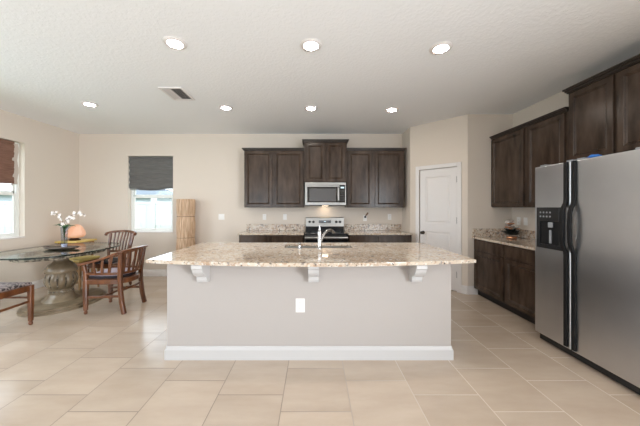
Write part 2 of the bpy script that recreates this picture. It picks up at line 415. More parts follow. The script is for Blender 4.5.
# ---------------------------------------------------------------- windows
def window(name, axis, h, wallface, outward, sash_mid, label=None):
    """vinyl single-hung window set in a drywall return; local a = along the wall, d = depth outward"""
    a0, a1, z0, z1 = h
    root = bpy.data.objects.new(name, None); COL.objects.link(root); root['kind'] = 'structure'
    def bx(bm, p0, p1, d0, d1, c0, c1, bev=0.0):
        e0, e1 = wallface+outward*d0, wallface+outward*d1
        if axis == 'x': box(bm, p0, p1, e0, e1, c0, c1, bev)
        else: box(bm, e0, e1, p0, p1, c0, c1, bev)
    bm = B(); f = 0.045
    for q in ((a0, a0+f, z0, z1), (a1-f, a1, z0, z1), (a0+f, a1-f, z0, z0+f), (a0+f, a1-f, z1-f, z1)): bx(bm, q[0], q[1], 0.085, 0.145, q[2], q[3], 0.003)
    link('window_frame', bm, M['vinyl'], root)
    bm = B(); s = 0.035
    for q in ((a0+f, a0+f+s, z0+f, sash_mid), (a1-f-s, a1-f, z0+f, sash_mid), (a0+f+s, a1-f-s, z0+f, z0+f+s), (a0+f+s, a1-f-s, sash_mid-s, sash_mid)): bx(bm, q[0], q[1], 0.09, 0.115, q[2], q[3], 0.003)
    link('lower_sash', bm, M['vinyl'], root)
    bm = B()
    for q in ((a0+f, a0+f+s*0.7, sash_mid, z1-f), (a1-f-s*0.7, a1-f, sash_mid, z1-f), (a0+f, a1-f, sash_mid, sash_mid+s), (a0+f+s, a1-f-s, z1-f-s*.7, z1-f)): bx(bm, q[0], q[1], 0.117, 0.14, q[2], q[3], 0.003)
    link('upper_sash', bm, M['vinyl'], root)
    bm = B(); bx(bm, a0+f+s, a1-f-s, 0.101, 0.105, z0+f+s, sash_mid-s); link('window_pane', bm, M['pane'], root)
    bm = B(); bx(bm, a0+f+s*.7, a1-f-s*.7, 0.127, 0.131, sash_mid+s, z1-f-s*.7); link('window_pane', bm, M['pane'], root)
    bm = B(); bx(bm, a0-0.0, a1+0.0, -0.012, 0.085, z0-0.001, z0+0.018, 0.003); link('window_sill', bm, M['white'], root)
    bm = B(); mid = (a0+a1)/2; bx(bm, mid-0.03, mid+0.03, 0.078, 0.09, z0+f+0.008, z0+f+0.03, 0.003); link('window_latch', bm, M['vinyl'], root)
    return root
window('window_1', 'x', WB, YB, 1, 1.60)
window('window_2', 'y', WL, XL, -1, 1.60)
window('window_3', 'y', WS, XL, -1, 1.60)
# sliding glass doors behind the camera
r = bpy.data.objects.new('door_2', None); COL.objects.link(r); r['kind'] = 'structure'
bm = B()
for a, b, c, d in ((-4.0, -3.93, 0.02, 2.45), (-1.67, -1.6, 0.02, 2.45), (-3.93, -1.67, 2.38, 2.45), (-3.93, -1.67, 0.02, 0.08), (-2.84, -2.77, 0.08, 2.38)):
    box(bm, a, b, YR-0.10, YR-0.06, c, d)
link('door_frame', bm, M['vinyl'], r)

# ---------------------------------------------------------------- outdoors beyond the windows
bm = B(); box(bm, -30, 15, -12, 30, -0.35, -0.15); struct('lawn', bm, M['lawn'])
def fence_panel(x0, x1, y0, y1, label, group):
    t = thing('vinyl_fence', label, 'fence', group=group)
    bm = B(); horizontal = abs(x1-x0) > abs(y1-y0); L = (x1-x0) if horizontal else (y1-y0); n = max(1, round(L/0.18))
    for k in range(n):
        a = k*L/n
        if horizontal: box(bm, x0+a+0.004, x0+a+L/n-0.004, y0-0.015, y0+0.015, 0.0, 1.50)
        else: box(bm, x0-0.015, x0+0.015, y0+a+0.004, y0+a+L/n-0.004, 0.0, 1.50)
    link('board_panel', bm, M['fence'], t)
    for z in (1.52, -0.02):
        bm = B()
        if horizontal: box(bm, x0, x1, y0-0.03, y0+0.03, z-0.05, z+0.05, 0.006)
        else: box(bm, x0-0.03, x0+0.03, y0, y1, z-0.05, z+0.05, 0.006)
        link('rail', bm, M['fence'], t)
    bm = B(); box(bm, x1 if horizontal else x0-0.065, x1+0.138 if horizontal else x0+0.065, y1-0.065, y1+0.065, -0.16, 1.66, 0.006)
    xc = x1+0.069 if horizontal else x0; box(bm, xc-0.067, xc+0.067, y1-0.075, y1+0.075, 1.66, 1.69, 0.01)
    link('fence_post', bm, M['fence'], t)
for k, (a, b) in enumerate(((-8.2, -6.9), (-6.9, -5.48), (-5.48, -3.6), (-3.6, -1.8))):
    fence_panel(a+0.07, b-0.07, 9.0, 9.0, 'white vinyl privacy fence seen through the window beside the grey shade', 'fence panels behind the house')
fence_panel(-9.6, -9.6, 3.0, 6.0, 'white vinyl privacy fence seen through the window with the brown shade, beside the house', 'fence panels along the side yard')
fence_panel(-9.6, -9.6, 6.2, 9.4, 'white vinyl privacy fence seen through the window with the brown shade, beside the house', 'fence panels along the side yard')
def neighbour(loc, lx, ly, label, rz=0):
    t = thing('neighbouring_house', label, 'house', loc, rz)
    boxpart('house_wall', M['house'], t, -lx/2, lx/2, -ly/2, ly/2, 0, 2.4)
    bm = B()
    A = [bm.verts.new(v) for v in ((-lx/2-.4, -ly/2-.4, 2.4), (lx/2+.4, -ly/2-.4, 2.4), (lx/2+.4, ly/2+.4, 2.4), (-lx/2-.4, ly/2+.4, 2.4))]
    R = [bm.verts.new(v) for v in ((-lx/2+ly/2, 0, 3.5), (lx/2-ly/2, 0, 3.5))]
    bm.faces.new(A[::-1]); bm.faces.new((A[0], A[1], R[1], R[0])); bm.faces.new((A[1], A[2], R[1])); bm.faces.new((A[2], A[3], R[0], R[1])); bm.faces.new((A[3], A[0], R[0]))
    link('roof', bm, M['roofing'], t)
neighbour((-17, 26.5, -0.15), 9, 6, 'grey roofed house showing over the fence in the back window')
neighbour((-24, 14, -0.15), 9, 6, 'grey house beyond the side fence in the window with brown shade', PI/2)
for i, (x, y, s) in enumerate(((-12.6, 17.5, 0.9), (-9.9, 18.2, 1.1))):
    bm = B(); bmesh.ops.create_icosphere(bm, subdivisions=3, radius=1)
    for v in bm.verts:
        k = 1+0.25*math.sin(v.co.x*7+i)*math.sin(v.co.y*6)*math.cos(v.co.z*8)
        v.co = Vector((v.co.x*k*s, v.co.y*k*s, v.co.z*k*0.95*s+0.62*s))
    o = link('garden_shrub', bm, M['hedge'], None, True); o.location = (x, y, 0)
    tag(o, ('dark shrub at the left over the fence, seen in the window under the grey shade', 'dark shrub further right over the fence, seen in the window under the grey shade')[i], 'shrub')

# roman shades
def shade(name, label, axis, a0, a1, z0, z1, face, out, m, rnd):
    """folded woven shade hung inside the window return"""
    rz = random.Random(rnd); t = thing(name, label, 'window shade')
    bm = B(); rows, cols = 30, 14; grid = []
    for side in (0, 1):
        g = []
        for i in range(rows+1):
            row = []
            for j in range(cols+1):
                a = a0+(a1-a0)*j/cols; f = i/rows; z = z1-(z1-z0)*f
                wav = 0.012*abs(math.sin(PI*i/6.0)) + 0.004*math.sin(j*1.3+i*0.5)
                sag = 0.016*math.sin(PI*j/cols)*f*f
                edge = 0.003*math.sin(i*1.1)+0.002*math.sin(i*2.7)
                aa = a + (edge if j in (0, cols) else edge*0.4)
                d = face+out*(0.030-wav+0.004*side)
                row.append(bm.verts.new((aa, d, z-sag+0.01*math.cos(j*0.5)*f) if axis == 'x' else (d, aa, z-sag+0.01*math.cos(j*0.5)*f)))
            g.append(row)
        grid.append(g)
    for g in grid:
        for i in range(rows):
            for j in range(cols): bm.faces.new((g[i][j], g[i+1][j], g[i+1][j+1], g[i][j+1]))
    for i in range(rows):
        for j in (0, cols): bm.faces.new((grid[0][i][j], grid[0][i+1][j], grid[1][i+1][j], grid[1][i][j]))
    for j in range(cols):
        for i in (0, rows): bm.faces.new((grid[0][i][j], grid[0][i][j+1], grid[1][i][j+1], grid[1][i][j]))
    link('shade_cloth', bm, m, t, True)
    bm = B()
    if axis == 'x': box(bm, a0, a1, face+out*0.012, face+out*0.06, z1-0.01, z1+0.025, 0.004)
    else: box(bm, face+out*0.012, face+out*0.06, a0, a1, z1-0.01, z1+0.025, 0.004)
    link('headrail', bm, m, t)
    bm = B()
    for i in range(3):
        z = z0-0.015+i*0.022
        if axis == 'x': sweep(bm, [(a0+0.015, face+out*(0.028), z+0.004), ((a0+a1)/2, face+out*0.028, z-0.012), (a1-0.015, face+out*0.028, z+0.004)], 0.016, 0.012, round_=True)
        else: sweep(bm, [(face+out*0.028, a0+0.015, z+0.004), (face+out*0.028, (a0+a1)/2, z-0.012), (face+out*0.028, a1-0.015, z+0.004)], 0.016, 0.012, round_=True)
    link('bottom_fold', bm, m, t, True)
    return t
shade('roman_shade', 'grey woven roman shade half lowered in the back wall window', 'x', WB[0]+0.008, WB[1]-0.008, 1.745, 2.37, YB, 1, M['roman'], 1)
sh = shade('roman_shade', 'brown woven roman shade half lowered in the side wall window', 'y', WL[0]+0.02, WL[1]-0.13, 1.74, 2.385, XL, -1, M['roman_brown'], 2)
bm = B()   # the pale lining that curls out at the shade's edge
pts = [(XL-0.03, WL[1]-0.13+0.05*0.5+0.012*math.sin(i*1.2), 2.38-i*0.064) for i in range(11)]
sweep(bm, pts, 0.008, 0.07, up=(0, 1, 0))
link('lining_edge', bm, M['lining'], sh, True)

# ---------------------------------------------------------------- ceiling lights and vent
def ceiling_light(loc, label):
    t = thing('ceiling_light', label, 'ceiling light', loc, group='recessed ceiling lights')
    bm = B(); lathe(bm, [(0.062, -0.002), (0.066, -0.013), (0.090, -0.009), (0.100, 0.0)], seg=36)
    link('trim_ring', bm, M['white'], t, True)
    bm = B(); lathe(bm, [(0.0, -0.009), (0.045, -0.009), (0.061, -0.006), (0.061, -0.001)], seg=36)
    link('diffuser', bm, M['light'], t, True)
    return t
L0 = ceiling_light((-1.245, 2.357, CZ), 'round recessed ceiling light, front row, the one near the air vent')
for x, y, s in ((-0.027, 2.385, 'round recessed ceiling light, front row, centred over the island front'),
                (1.173, 2.43, 'round recessed ceiling light, front row, nearest the fridge side'),
                (-3.19, 3.744, 'small round ceiling light above the dining table'),
                (-1.297, 3.875, 'round recessed ceiling light in back row, just beyond the air vent'),
                (-0.044, 3.895, 'round recessed ceiling light in back row, in front of the microwave cabinet'),
                (1.17, 3.954, 'round recessed ceiling light in back row, closest to the pantry door')):
    dup(L0, (x, y, CZ), label=s)
for x, y in ((-3.4, -0.6), (-1.245, -0.6), (1.2, -0.6)):
    dup(L0, (x, y, CZ), label='round recessed ceiling light behind the viewpoint')
dup(L0, (2.35, 1.25, CZ), label='added round ceiling light overhead in front of the refrigerator, outside the picture')  # unseen light added to brighten the floor and fridge on the right
dup(L0, (2.35, 0.1, CZ), label='added round ceiling light above the kitchen aisle, outside the picture')  # second unseen light added for the right side
t = thing('ceiling_vent', 'white slatted air vent in the ceiling between two lights', 'vent', (-1.765, 3.405, CZ))
bm = B()
for a, b, c, d in ((-.145, -.115, -.19, .19), (.115, .145, -.19, .19), (-.115, .115, -.19, -.16), (-.115, .115, .16, .19)): box(bm, a, b, c, d, -0.012, 0, 0.003)
link('vent_frame', bm, M['white'], t)
boxpart('vent_backing', M['toe'], t, -.115, .115, -.16, .16, -0.002, -0.0005)
bm = B()
for k in range(9):
    x = -0.100+k*0.025; tilt = 0.012 if k > 3 else -0.012
    sweep(bm, [(x, -0.16, -0.007), (x, 0.16, -0.007)], 0.017, 0.0015, up=(tilt*60, 0, 1))
link('louvre', bm, M['white'], t)

# ---------------------------------------------------------------- cabinets
DP = [(0, 0.002), (0.002, 0), (0.050, 0), (0.056, 0.007), (0.064, 0.003), (0.074, 0.013), (0.082, 0.013)]
DPS = [(0, 0.002), (0.002, 0), (0.016, 0), (0.019, 0.003)]
def cab_door(name, x0, x1, z0, z1, parent, prof=DP, y=-0.021, mat_=None):
    bm = B(); r = panel_face(bm, x0, x1, z0, z1, y, prof, 0)
    bk = [bm.verts.new((v.co.x, 0.0, v.co.z)) for v in r]
    for i in range(4):
        j = (i+1) % 4; bm.faces.new((r[i], r[j], bk[j], bk[i]))
    bm.faces.new(bk[::-1])
    return link(name, bm, mat_ or M['cab'], parent)
def crown(bm, x0, x1, depth, z, h=0.045, p=0.04, ends=(True, True)):
    """stepped crown along the front, returning on the free ends"""
    xa = x0-(p if ends[0] else 0); xb = x1+(p if ends[1] else 0)
    for f0, f1, k in ((0, 0.3, 0.35), (0.3, 0.65, 0.65), (0.65, 1.0, 1.0)):
        a = x0-(p*k if ends[0] else 0); b = x1+(p*k if ends[1] else 0)
        box(bm, a, b, -p*k, depth, z+h*f0, z+h*f1)
def wall_cabinet(label, loc, rz, W, depth, z0, z1, doors, group=None, ch=0.045, ends=(False, False)):
    """local: x along the face, y into the wall, front at y=0"""
    t = thing('wall_cabinet', label, 'cabinet', loc, rz, group)
    boxpart('cabinet_body', M['cab'], t, 0, W, 0, depth, z0, z1, bev=0.002)
    for a, b in doors: cab_door('cabinet_door', a, b, z0+0.012, z1-0.012, t)
    bm = B(); crown(bm, 0, W, depth, z1, ch, 0.038, ends); link('crown_moulding', bm, M['crown'], t)
    return t
def base_cabinet(label, loc, rz, W, depth, cols, group=None, top=0.8835, toe_side=False):
    t = thing('base_cabinet', label, 'cabinet', loc, rz, group)
    boxpart('cabinet_body', M['cab'], t, 0, W, 0, depth, 0.10, top, bev=0.002)
    boxpart('toe_kick', M['toe'], t, 0, W, 0.06, depth, 0.0, 0.10)
    for a, b in cols:
        cab_door('drawer_front', a, b, 0.715, top-0.015, t, DPS)
        cab_door('cabinet_door', a, b, 0.112, 0.700, t)
    return t
WZ0, WZ1 = 1.372, 2.44
g1 = 'dark wall cabinets along the back wall'
wall_cabinet('dark espresso two-door wall cabinet on the back wall, window side of the microwave', (-1.31, 4.94, 0), 0, 1.125, 0.328, WZ0, WZ1, ((0.015, 0.525), (0.56, 1.105)), None, 0.045, (True, False))
wall_cabinet('raised dark two-door wall cabinet directly above the microwave', (-0.183, 4.90, 0), 0, 0.795, 0.368, 1.842, 2.585, ((0.035, 0.385), (0.41, 0.76)), None, 0.05, (True, True))
wall_cabinet('dark espresso two-door wall cabinet on the back wall, pantry side of the microwave', (0.614, 4.94, 0), 0, 1.075, 0.328, WZ0, WZ1, ((0.02, 0.475), (0.53, 1.03)), None, 0.045, (False, True))
R90 = -PI/2      # local x runs from the pantry wall towards the camera, local y to the outer wall
wall_cabinet('single-door dark wall cabinet beside the pantry wall, above the flower arrangement', (2.81, 4.155, 0), R90, 0.675, 0.328, WZ0, WZ1, ((0.012, 0.645),), ends=(False, False))
wall_cabinet('single-door dark wall cabinet between the corner one and the raised one over the fridge', (2.81, 3.478, 0), R90, 0.575, 0.328, WZ0, WZ1, ((0.025, 0.545),), ends=(False, False))
wall_cabinet('raised dark two-door wall cabinet above the stainless refrigerator', (2.81, 2.90, 0), R90, 0.93, 0.328, 1.865, 2.625, ((0.018, 0.445), (0.478, 0.91)), ends=(True, True), ch=0.055)
base_cabinet('dark base cabinet under the back counter, window side of the range', (-1.33, 4.66, 0), 0, 1.145, 0.605, ((0.015, 0.55), (0.58, 1.13)))
base_cabinet('dark base cabinet under the back counter, pantry side of the range', (0.61, 4.66, 0), 0, 1.12, 0.605, ((0.015, 0.50), (0.53, 1.10)))
base_cabinet('dark base cabinet with one drawer and door, against the pantry wall', (2.53, 4.155, 0), R90, 0.675, 0.608, ((0.03, 0.655),))
base_cabinet('dark base cabinet with one drawer and door, beside the refrigerator', (2.53, 3.478, 0), R90, 0.68, 0.608, ((0.02, 0.66),))

def slab(bm, x0, x1, y0, y1, z0=0.884, z1=0.914): box(bm, x0, x1, y0, y1, z0, z1, bev=0.006)
def counter(label, pieces, splash):
    t = thing('countertop', label, 'countertop')
    bm = B(); 
    for p in pieces: slab(bm, *p)
    link('slab', bm, M['granite'], t)
    for s in splash: boxpart('backsplash', M['granite_splash'], t, *s, bev=0.003)
    return t
counter('speckled granite countertop on the back wall, window side of the range', [(-1.35, -0.178, 4.63, 5.268)], [(-1.35, -0.178, 5.248, 5.268, 0.9145, 1.04)])
counter('speckled granite countertop on the back wall, pantry side of the range', [(0.606, 1.735, 4.63, 5.268)], [(0.606, 1.735, 5.248, 5.268, 0.9145, 1.04)])
counter('speckled granite countertop beside the refrigerator', [(2.495, 3.138, 2.80, 4.158)], [(2.497, 3.115, 4.138, 4.158, 0.9145, 1.04), (3.118, 3.138, 2.80, 4.158, 0.9145, 1.04)])

# ---------------------------------------------------------------- island
IX0, IX1, IY = -1.327, 1.237, 2.375
isl = thing('kitchen_island', 'long kitchen island with painted panel wall and white baseboard', 'kitchen island')
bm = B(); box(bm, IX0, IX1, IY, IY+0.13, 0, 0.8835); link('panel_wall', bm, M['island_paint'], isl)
bm = B()
box(bm, IX0, IX0+0.018, IY+0.13, 3.40, 0.0, 0.8835); box(bm, IX1-0.018, IX1, IY+0.13, 3.40, 0.0, 0.8835)
box(bm, IX0+0.018, IX1-0.018, 3.34, 3.352, 0.10, 0.8835); box(bm, IX0+0.018, IX1-0.018, IY+0.13, 3.352, 0.10, 0.118)
link('cabinet_body', bm, M['cab'], isl)
bm = B()
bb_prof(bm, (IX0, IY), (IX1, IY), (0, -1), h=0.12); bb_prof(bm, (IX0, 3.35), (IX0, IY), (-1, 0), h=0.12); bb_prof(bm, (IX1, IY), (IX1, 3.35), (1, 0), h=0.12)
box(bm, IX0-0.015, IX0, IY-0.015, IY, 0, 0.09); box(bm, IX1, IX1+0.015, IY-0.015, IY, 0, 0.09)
link('island_baseboard', bm, M['island_white_shaded'], isl)
boxpart('toe_kick', M['toe'], isl, IX0+0.02, IX1-0.02, 3.30, 3.33, 0, 0.10)
for k in range(5):
    a = IX0+0.03+k*0.506; 
    bm = B(); r = panel_face(bm, a, a+0.49, 0.115, 0.70, 3.372, [(i, -d) for i, d in DP], 0)
    bk = [bm.verts.new((v.co.x, 3.3525, v.co.z)) for v in r]
    for i in range(4): bm.faces.new((r[i], r[(i+1) % 4], bk[(i+1) % 4], bk[i]))
    bm.faces.new(bk); link('cabinet_door', bm, M['cab'], isl)
    boxpart('drawer_front', M['cab'], isl, a, a+0.49, 3.3525, 3.372, 0.715, 0.868, bev=0.002)
def corbel(xc):
    bm = B(); w = 0.045
    prof = [(0, 0.8835), (-0.175, 0.8835), (-0.175, 0.855), (-0.160, 0.845), (-0.150, 0.82), (-0.125, 0.79), (-0.085, 0.775), (-0.070, 0.76), (-0.068, 0.735), (-0.055, 0.712), (0, 0.712)]
    A = [bm.verts.new((xc-w, IY+y, z)) for y, z in prof]; C = [bm.verts.new((xc+w, IY+y, z)) for y, z in prof]
    for i in range(len(prof)): bm.faces.new((A[i], A[(i+1) % len(prof)], C[(i+1) % len(prof)], C[i]))
    bm.faces.new(A[::-1]); bm.faces.new(C)
    link('corbel', bm, M['island_white_shaded'], isl)
for x in (-0.985, -0.004, 0.905): corbel(x)

# countertop with a bowed seating edge and an opening for the sink
def arc_front(x):    # front edge
    return 2.155+0.155*((x+0.04)/1.46)**2
outer = [(1.425, 3.44), (-1.465, 3.44)]
N = 36
for i in range(N+1):
    x = -1.475+(1.425+1.475)*i/N; outer.append((x, arc_front(x)))
SX0, SX1, SY0, SY1 = -0.345, 0.445, 2.98, 3.32
inner = []
for cx, cy, a in ((SX1-0.05, SY1-0.05, 0), (SX0+0.05, SY1-0.05, 90), (SX0+0.05, SY0+0.05, 180), (SX1-0.05, SY0+0.05, 270)):
    for k in range(5): th = math.radians(a+k*22.5); inner.append((cx+0.05*math.cos(th), cy+0.05*math.sin(th)))
ict = thing('countertop', 'long polished granite island countertop with a bowed seating edge', 'countertop')
bm = B(); es = []
for loop in (outer, inner):
    vs = [bm.verts.new((x, y, 0.914)) for x, y in loop]
    for i in range(len(vs)): es.append(bm.edges.new((vs[i], vs[(i+1) % len(vs)])))
bmesh.ops.triangle_fill(bm, use_beauty=True, edges=es)
ret = bmesh.ops.extrude_face_region(bm, geom=list(bm.faces))
for v in ret['geom']:
    if isinstance(v, bmesh.types.BMVert): v.co.z = 0.8845
bmesh.ops.recalc_face_normals(bm, faces=bm.faces)
sharp = [e for e in bm.edges if len(e.link_faces) == 2 and e.calc_face_angle(0) > 1.2 and abs(e.verts[0].co.z-e.verts[1].co.z) < 1e-4 and e.verts[0].co.z > 0.9]
bmesh.ops.bevel(bm, geom=sharp, offset=0.007, segments=3, affect='EDGES', profile=0.5)
link('slab', bm, M['granite'], ict)

# sink: two bowls with a rim under the stone
t = thing('kitchen_sink', 'stainless steel double bowl sink set into the island countertop', 'sink')
bm = B()
def bowl(x0, x1, y0, y1, zt, zb):
    k = 0.02
    T = [(x0, y0), (x1, y0), (x1, y1), (x0, y1)]; Bm = [(x0+k, y0+k), (x1-k, y0+k), (x1-k, y1-k), (x0+k, y1-k)]
    a = [bm.verts.new((x, y, zt)) for x, y in T]; b = [bm.verts.new((x, y, zb)) for x, y in Bm]
    for i in range(4): bm.faces.new((a[i], a[(i+1) % 4], b[(i+1) % 4], b[i]))
    bm.faces.new(b)
    a2 = [bm.verts.new((x+dx, y+dy, zt)) for (x, y), (dx, dy) in zip(T, ((-.008, -.008), (.008, -.008), (.008, .008), (-.008, .008)))]
    b2 = [bm.verts.new((x, y, zb-0.008)) for x, y in Bm]
    for i in range(4):
        bm.faces.new((a2[i], a2[(i+1) % 4], a[(i+1) % 4], a[i])); bm.faces.new((a2[i], a2[(i+1) % 4], b2[(i+1) % 4], b2[i]))
    bm.faces.new(b2)
bowl(SX0+0.01, 0.03, SY0+0.01, SY1-0.01, 0.8835, 0.70); bowl(0.06, SX1-0.01, SY0+0.01, SY1-0.01, 0.8835, 0.70)
link('bowls', bm, M['steel_bright'], t)
for x in (-0.155, 0.245):
    bm = B(); lathe(bm, [(0.0, 0.003), (0.03, 0.003), (0.045, 0.001), (0.045, 0.0)], (x, 3.15, 0.7), 24); link('drain', bm, M['chrome'], t, True)
# faucet
t = thing('kitchen_faucet', 'brushed nickel pull-out faucet standing behind the island sink', 'faucet', (0.062, 2.925, 0.9142))
bm = B(); lathe(bm, [(0.030, 0), (0.030, 0.006), (0.024, 0.012), (0.020, 0.05), (0.0205, 0.12), (0.022, 0.17), (0.020, 0.195), (0.012, 0.205), (0, 0.208)], seg=24)
link('faucet_body', bm, M['chrome'], t, True)
bm = B(); sweep(bm, [(0, 0, 0.195), (0.001, -0.003, 0.225), (0.002, -0.006, 0.262)], 0.022, 0.020, up=(0, 1, 0), round_=True, seg=12, taper=[1.2, 0.8, 0.45])
link('lever_handle', bm, M['chrome'], t, True)
bm = B()
pts = [(0.012, 0.010, 0.075), (0.035, 0.028, 0.125), (0.058, 0.05, 0.165), (0.088, 0.08, 0.192), (0.122, 0.115, 0.196), (0.150, 0.145, 0.185), (0.166, 0.165, 0.160)]
sweep(bm, pts, 0.032, 0.032, round_=True, seg=14, taper=[0.9, 0.9, 0.95, 1.0, 1.05, 1.1, 1.15]); link('spout', bm, M['chrome'], t, True)
t = thing('soap_dispenser', 'short brushed nickel soap dispenser beside the sink faucet', 'soap dispenser', (-0.160, 2.94, 0.9142))
bm = B(); lathe(bm, [(0.022, 0), (0.022, 0.005), (0.014, 0.010), (0.012, 0.035), (0.016, 0.04), (0.016, 0.06), (0.008, 0.066), (0, 0.068)], seg=20); link('pump_base', bm, M['chrome'], t, True)
bm = B(); sweep(bm, [(0, 0, 0.056), (0, 0.03, 0.060), (0, 0.07, 0.054)], 0.012, 0.010, round_=True); link('nozzle', bm, M['chrome'], t, True)

# ---------------------------------------------------------------- range and microwave
t = thing('kitchen_range', 'stainless steel electric range with black glass cooktop', 'range', (0.214, 4.62, 0))
boxpart('range_body', M['black'], t, -0.375, 0.375, 0.03, 0.635, 0.03, 0.895, bev=0.004)
bm = B(); box(bm, -0.378, 0.378, 0.0, 0.57, 0.896, 0.915, bev=0.005); ck = link('cooktop', bm, M['black_glass'], t)
for x, y, r_ in ((-0.19, 0.16, 0.105), (0.19, 0.16, 0.085), (-0.19, 0.42, 0.08), (0.19, 0.42, 0.105)):
    bm = B(); lathe(bm, [(r_-0.004, 0.0003), (r_-0.004, 0.0010), (r_, 0.0010), (r_, 0.0003)], (x, y, 0.915), 40); link('burner_ring', bm, M['grey_plastic'], ck)
# sloping control panel
bm = B(); prof = [(0.575, 0.90), (0.560, 1.00), (0.575, 1.165), (0.60, 1.18), (0.635, 1.18), (0.635, 0.90)]
A = [bm.verts.new((-0.375, y, z)) for y, z in prof]; C = [bm.verts.new((0.375, y, z)) for y, z in prof]
for i in range(len(prof)): bm.faces.new((A[i], A[(i+1) % 6], C[(i+1) % 6], C[i]))
bm.faces.new(A[::-1]); bm.faces.new(C)
for f in bm.faces:
    c = f.calc_center_median()
    if c.z < 0.97 and c.y < 0.6: f.material_index = 1
cp = link('control_panel', bm, M['steel_bright'], t, mats=[M['steel_bright'], M['black']])
def on_panel(z): return 0.560+(z-1.0)/0.165*0.015
for x in (-0.30, -0.225, 0.225, 0.30):
    bm = B(); lathe(bm, [(0.026, 0), (0.025, 0.018), (0.020, 0.026), (0, 0.027)], (x, on_panel(1.09)-0.0005, 1.09), 20, axis='y', sign=-1)
    box(bm, x-0.003, x+0.003, on_panel(1.09)-0.032, on_panel(1.09)-0.02, 1.07, 1.112); link('knob', bm, M['black'], t, True)
bm = B(); box(bm, -0.12, 0.12, on_panel(1.09)-0.004, on_panel(1.09)+0.012, 1.065, 1.118, bev=0.002); link('control_display', bm, M['black_glass'], t)
boxpart('clock', M['lcd'], t, -0.018, 0.018, on_panel(1.09)-0.0052, on_panel(1.09)-0.0042, 1.088, 1.100)
bm = B(); box(bm, -0.372, 0.372, -0.015, 0.029, 0.19, 0.885, bev=0.006); od = link('oven_door', bm, M['black_glass'], t)
boxpart('door_band', M['steel_bright'], od, -0.372, 0.372, -0.020, -0.0155, 0.19, 0.30)
bm = B(); sweep(bm, [(-0.372, -0.055, 0.845), (-0.36, -0.058, 0.845), (0.36, -0.058, 0.845), (0.372, -0.055, 0.845)], 0.03, 0.042, round_=True, seg=14)
for x in (-0.33, 0.33): box(bm, x-0.012, x+0.012, -0.055, -0.0155, 0.835, 0.855)
link('oven_handle', bm, M['steel_bright'], t, True)
boxpart('storage_drawer', M['steel_bright'], t, -0.372, 0.372, -0.012, 0.029, 0.035, 0.18, bev=0.005)
for sx in (-0.34, 0.34):
    for sy in (0.06, 0.60): boxpart('foot', M['black'], t, sx-0.015, sx+0.015, sy-0.015, sy+0.015, 0, 0.03)

t = thing('microwave_oven', 'stainless steel over-the-range microwave under the raised cabinet', 'microwave', (0.214, 4.90, 1.405))
boxpart('microwave_body', M['black'], t, -0.379, 0.379, 0.0, 0.365, 0.0, 0.432, bev=0.003)
bm = B(); box(bm, -0.381, 0.381, -0.028, -0.001, 0.382, 0.432, bev=0.004); link('vent_strip', bm, M['steel_bright'], t)
bm = B()
for a, b, c, d in ((-0.381, 0.262, 0.012, 0.062), (-0.381, -0.338, 0.062, 0.378), (-0.338, 0.262, 0.348, 0.378)): box(bm, a, b, -0.028, -0.001, c, d, bev=0.003)
md = link('microwave_door', bm, M['steel_bright'], t)
bm = B(); box(bm, -0.338, 0.262, -0.022, -0.002, 0.062, 0.348); link('window_border', bm, M['black_glass'], md)
bm = B(); box(bm, -0.298, 0.195, -0.024, -0.0222, 0.085, 0.318, bev=0.0006); link('window_mesh', bm, M['oven_glass'], md)
bm = B(); sweep(bm, [(0.235, -0.028, 0.075), (0.235, -0.058, 0.10), (0.235, -0.064, 0.21), (0.235, -0.058, 0.325), (0.235, -0.028, 0.352)], 0.034, 0.018, up=(0, 1, 0)); link('microwave_handle', bm, M['steel_bright'], t, True)
bm = B(); box(bm, 0.265, 0.360, -0.026, -0.001, 0.062, 0.378, bev=0.002); pn = link('keypad', bm, M['black_glass'], t)
bm = B(); box(bm, 0.3605, 0.381, -0.028, -0.001, 0.012, 0.378, bev=0.003); box(bm, 0.2655, 0.3605, -0.028, -0.001, 0.012, 0.061, bev=0.003); link('side_trim', bm, M['steel_bright'], t)
boxpart('clock', M['lcd'], pn, 0.280, 0.345, -0.0275, -0.0265, 0.322, 0.350)
bm = B()
for i in range(3):
    for j in range(5): box(bm, 0.278+i*0.026, 0.296+i*0.026, -0.0272, -0.0265, 0.090+j*0.043, 0.115+j*0.043)
link('button_grid', bm, M['slot'], pn)
boxpart('cooktop_lamp', M['lens'], t, -0.06, 0.06, 0.20, 0.30, -0.0015, -0.0005)

# ---------------------------------------------------------------- refrigerator
t = thing('refrigerator', 'stainless steel side-by-side refrigerator with water dispenser', 'refrigerator', (2.32, 2.765, 0), R90)
# local: x towards the camera (0..0.945), y to the wall
FW = 0.93
boxpart('fridge_body', M['grey_plastic'], t, 0.006, FW-0.006, 0.085, 0.80, 0.03, 1.775, bev=0.006)
boxpart('kick_grille', M['black'], t, 0.012, FW-0.012, 0.045, 0.084, 0.008, 0.078, bev=0.002)
for x in (0.05, FW-0.05):
    bm = B(); lathe(bm, [(0.018, 0), (0.020, 0.008), (0.012, 0.03)], (x, 0.12, 0), 14); link('foot', bm, M['black'], t, True)
bm = B(); box(bm, 0, 0.385, 0, 0.08, 0.08, 1.79, bev=0.010, seg=3); fd = link('freezer_door', bm, M['fridge'], t)
bm = B(); box(bm, 0.393, FW, 0, 0.08, 0.08, 1.79, bev=0.010, seg=3); rd = link('refrigerator_door', bm, M['fridge'], t)
for par, x in ((fd, 0.352), (rd, 0.427)):
    zs = [(0.10, 0.008), (0.93, 0.008), (0.965, 0.012), (1.00, 0.030), (1.06, 0.045), (1.20, 0.050), (1.32, 0.045), (1.375, 0.030), (1.41, 0.012), (1.45, 0.008), (1.785, 0.008)]
    bm = B(); sweep(bm, [(x, -d-0.001, z) for z, d in zs], 0.036, 0.020, up=(0, 1, 0)); link('door_handle', bm, M['matte_black'], par, True)
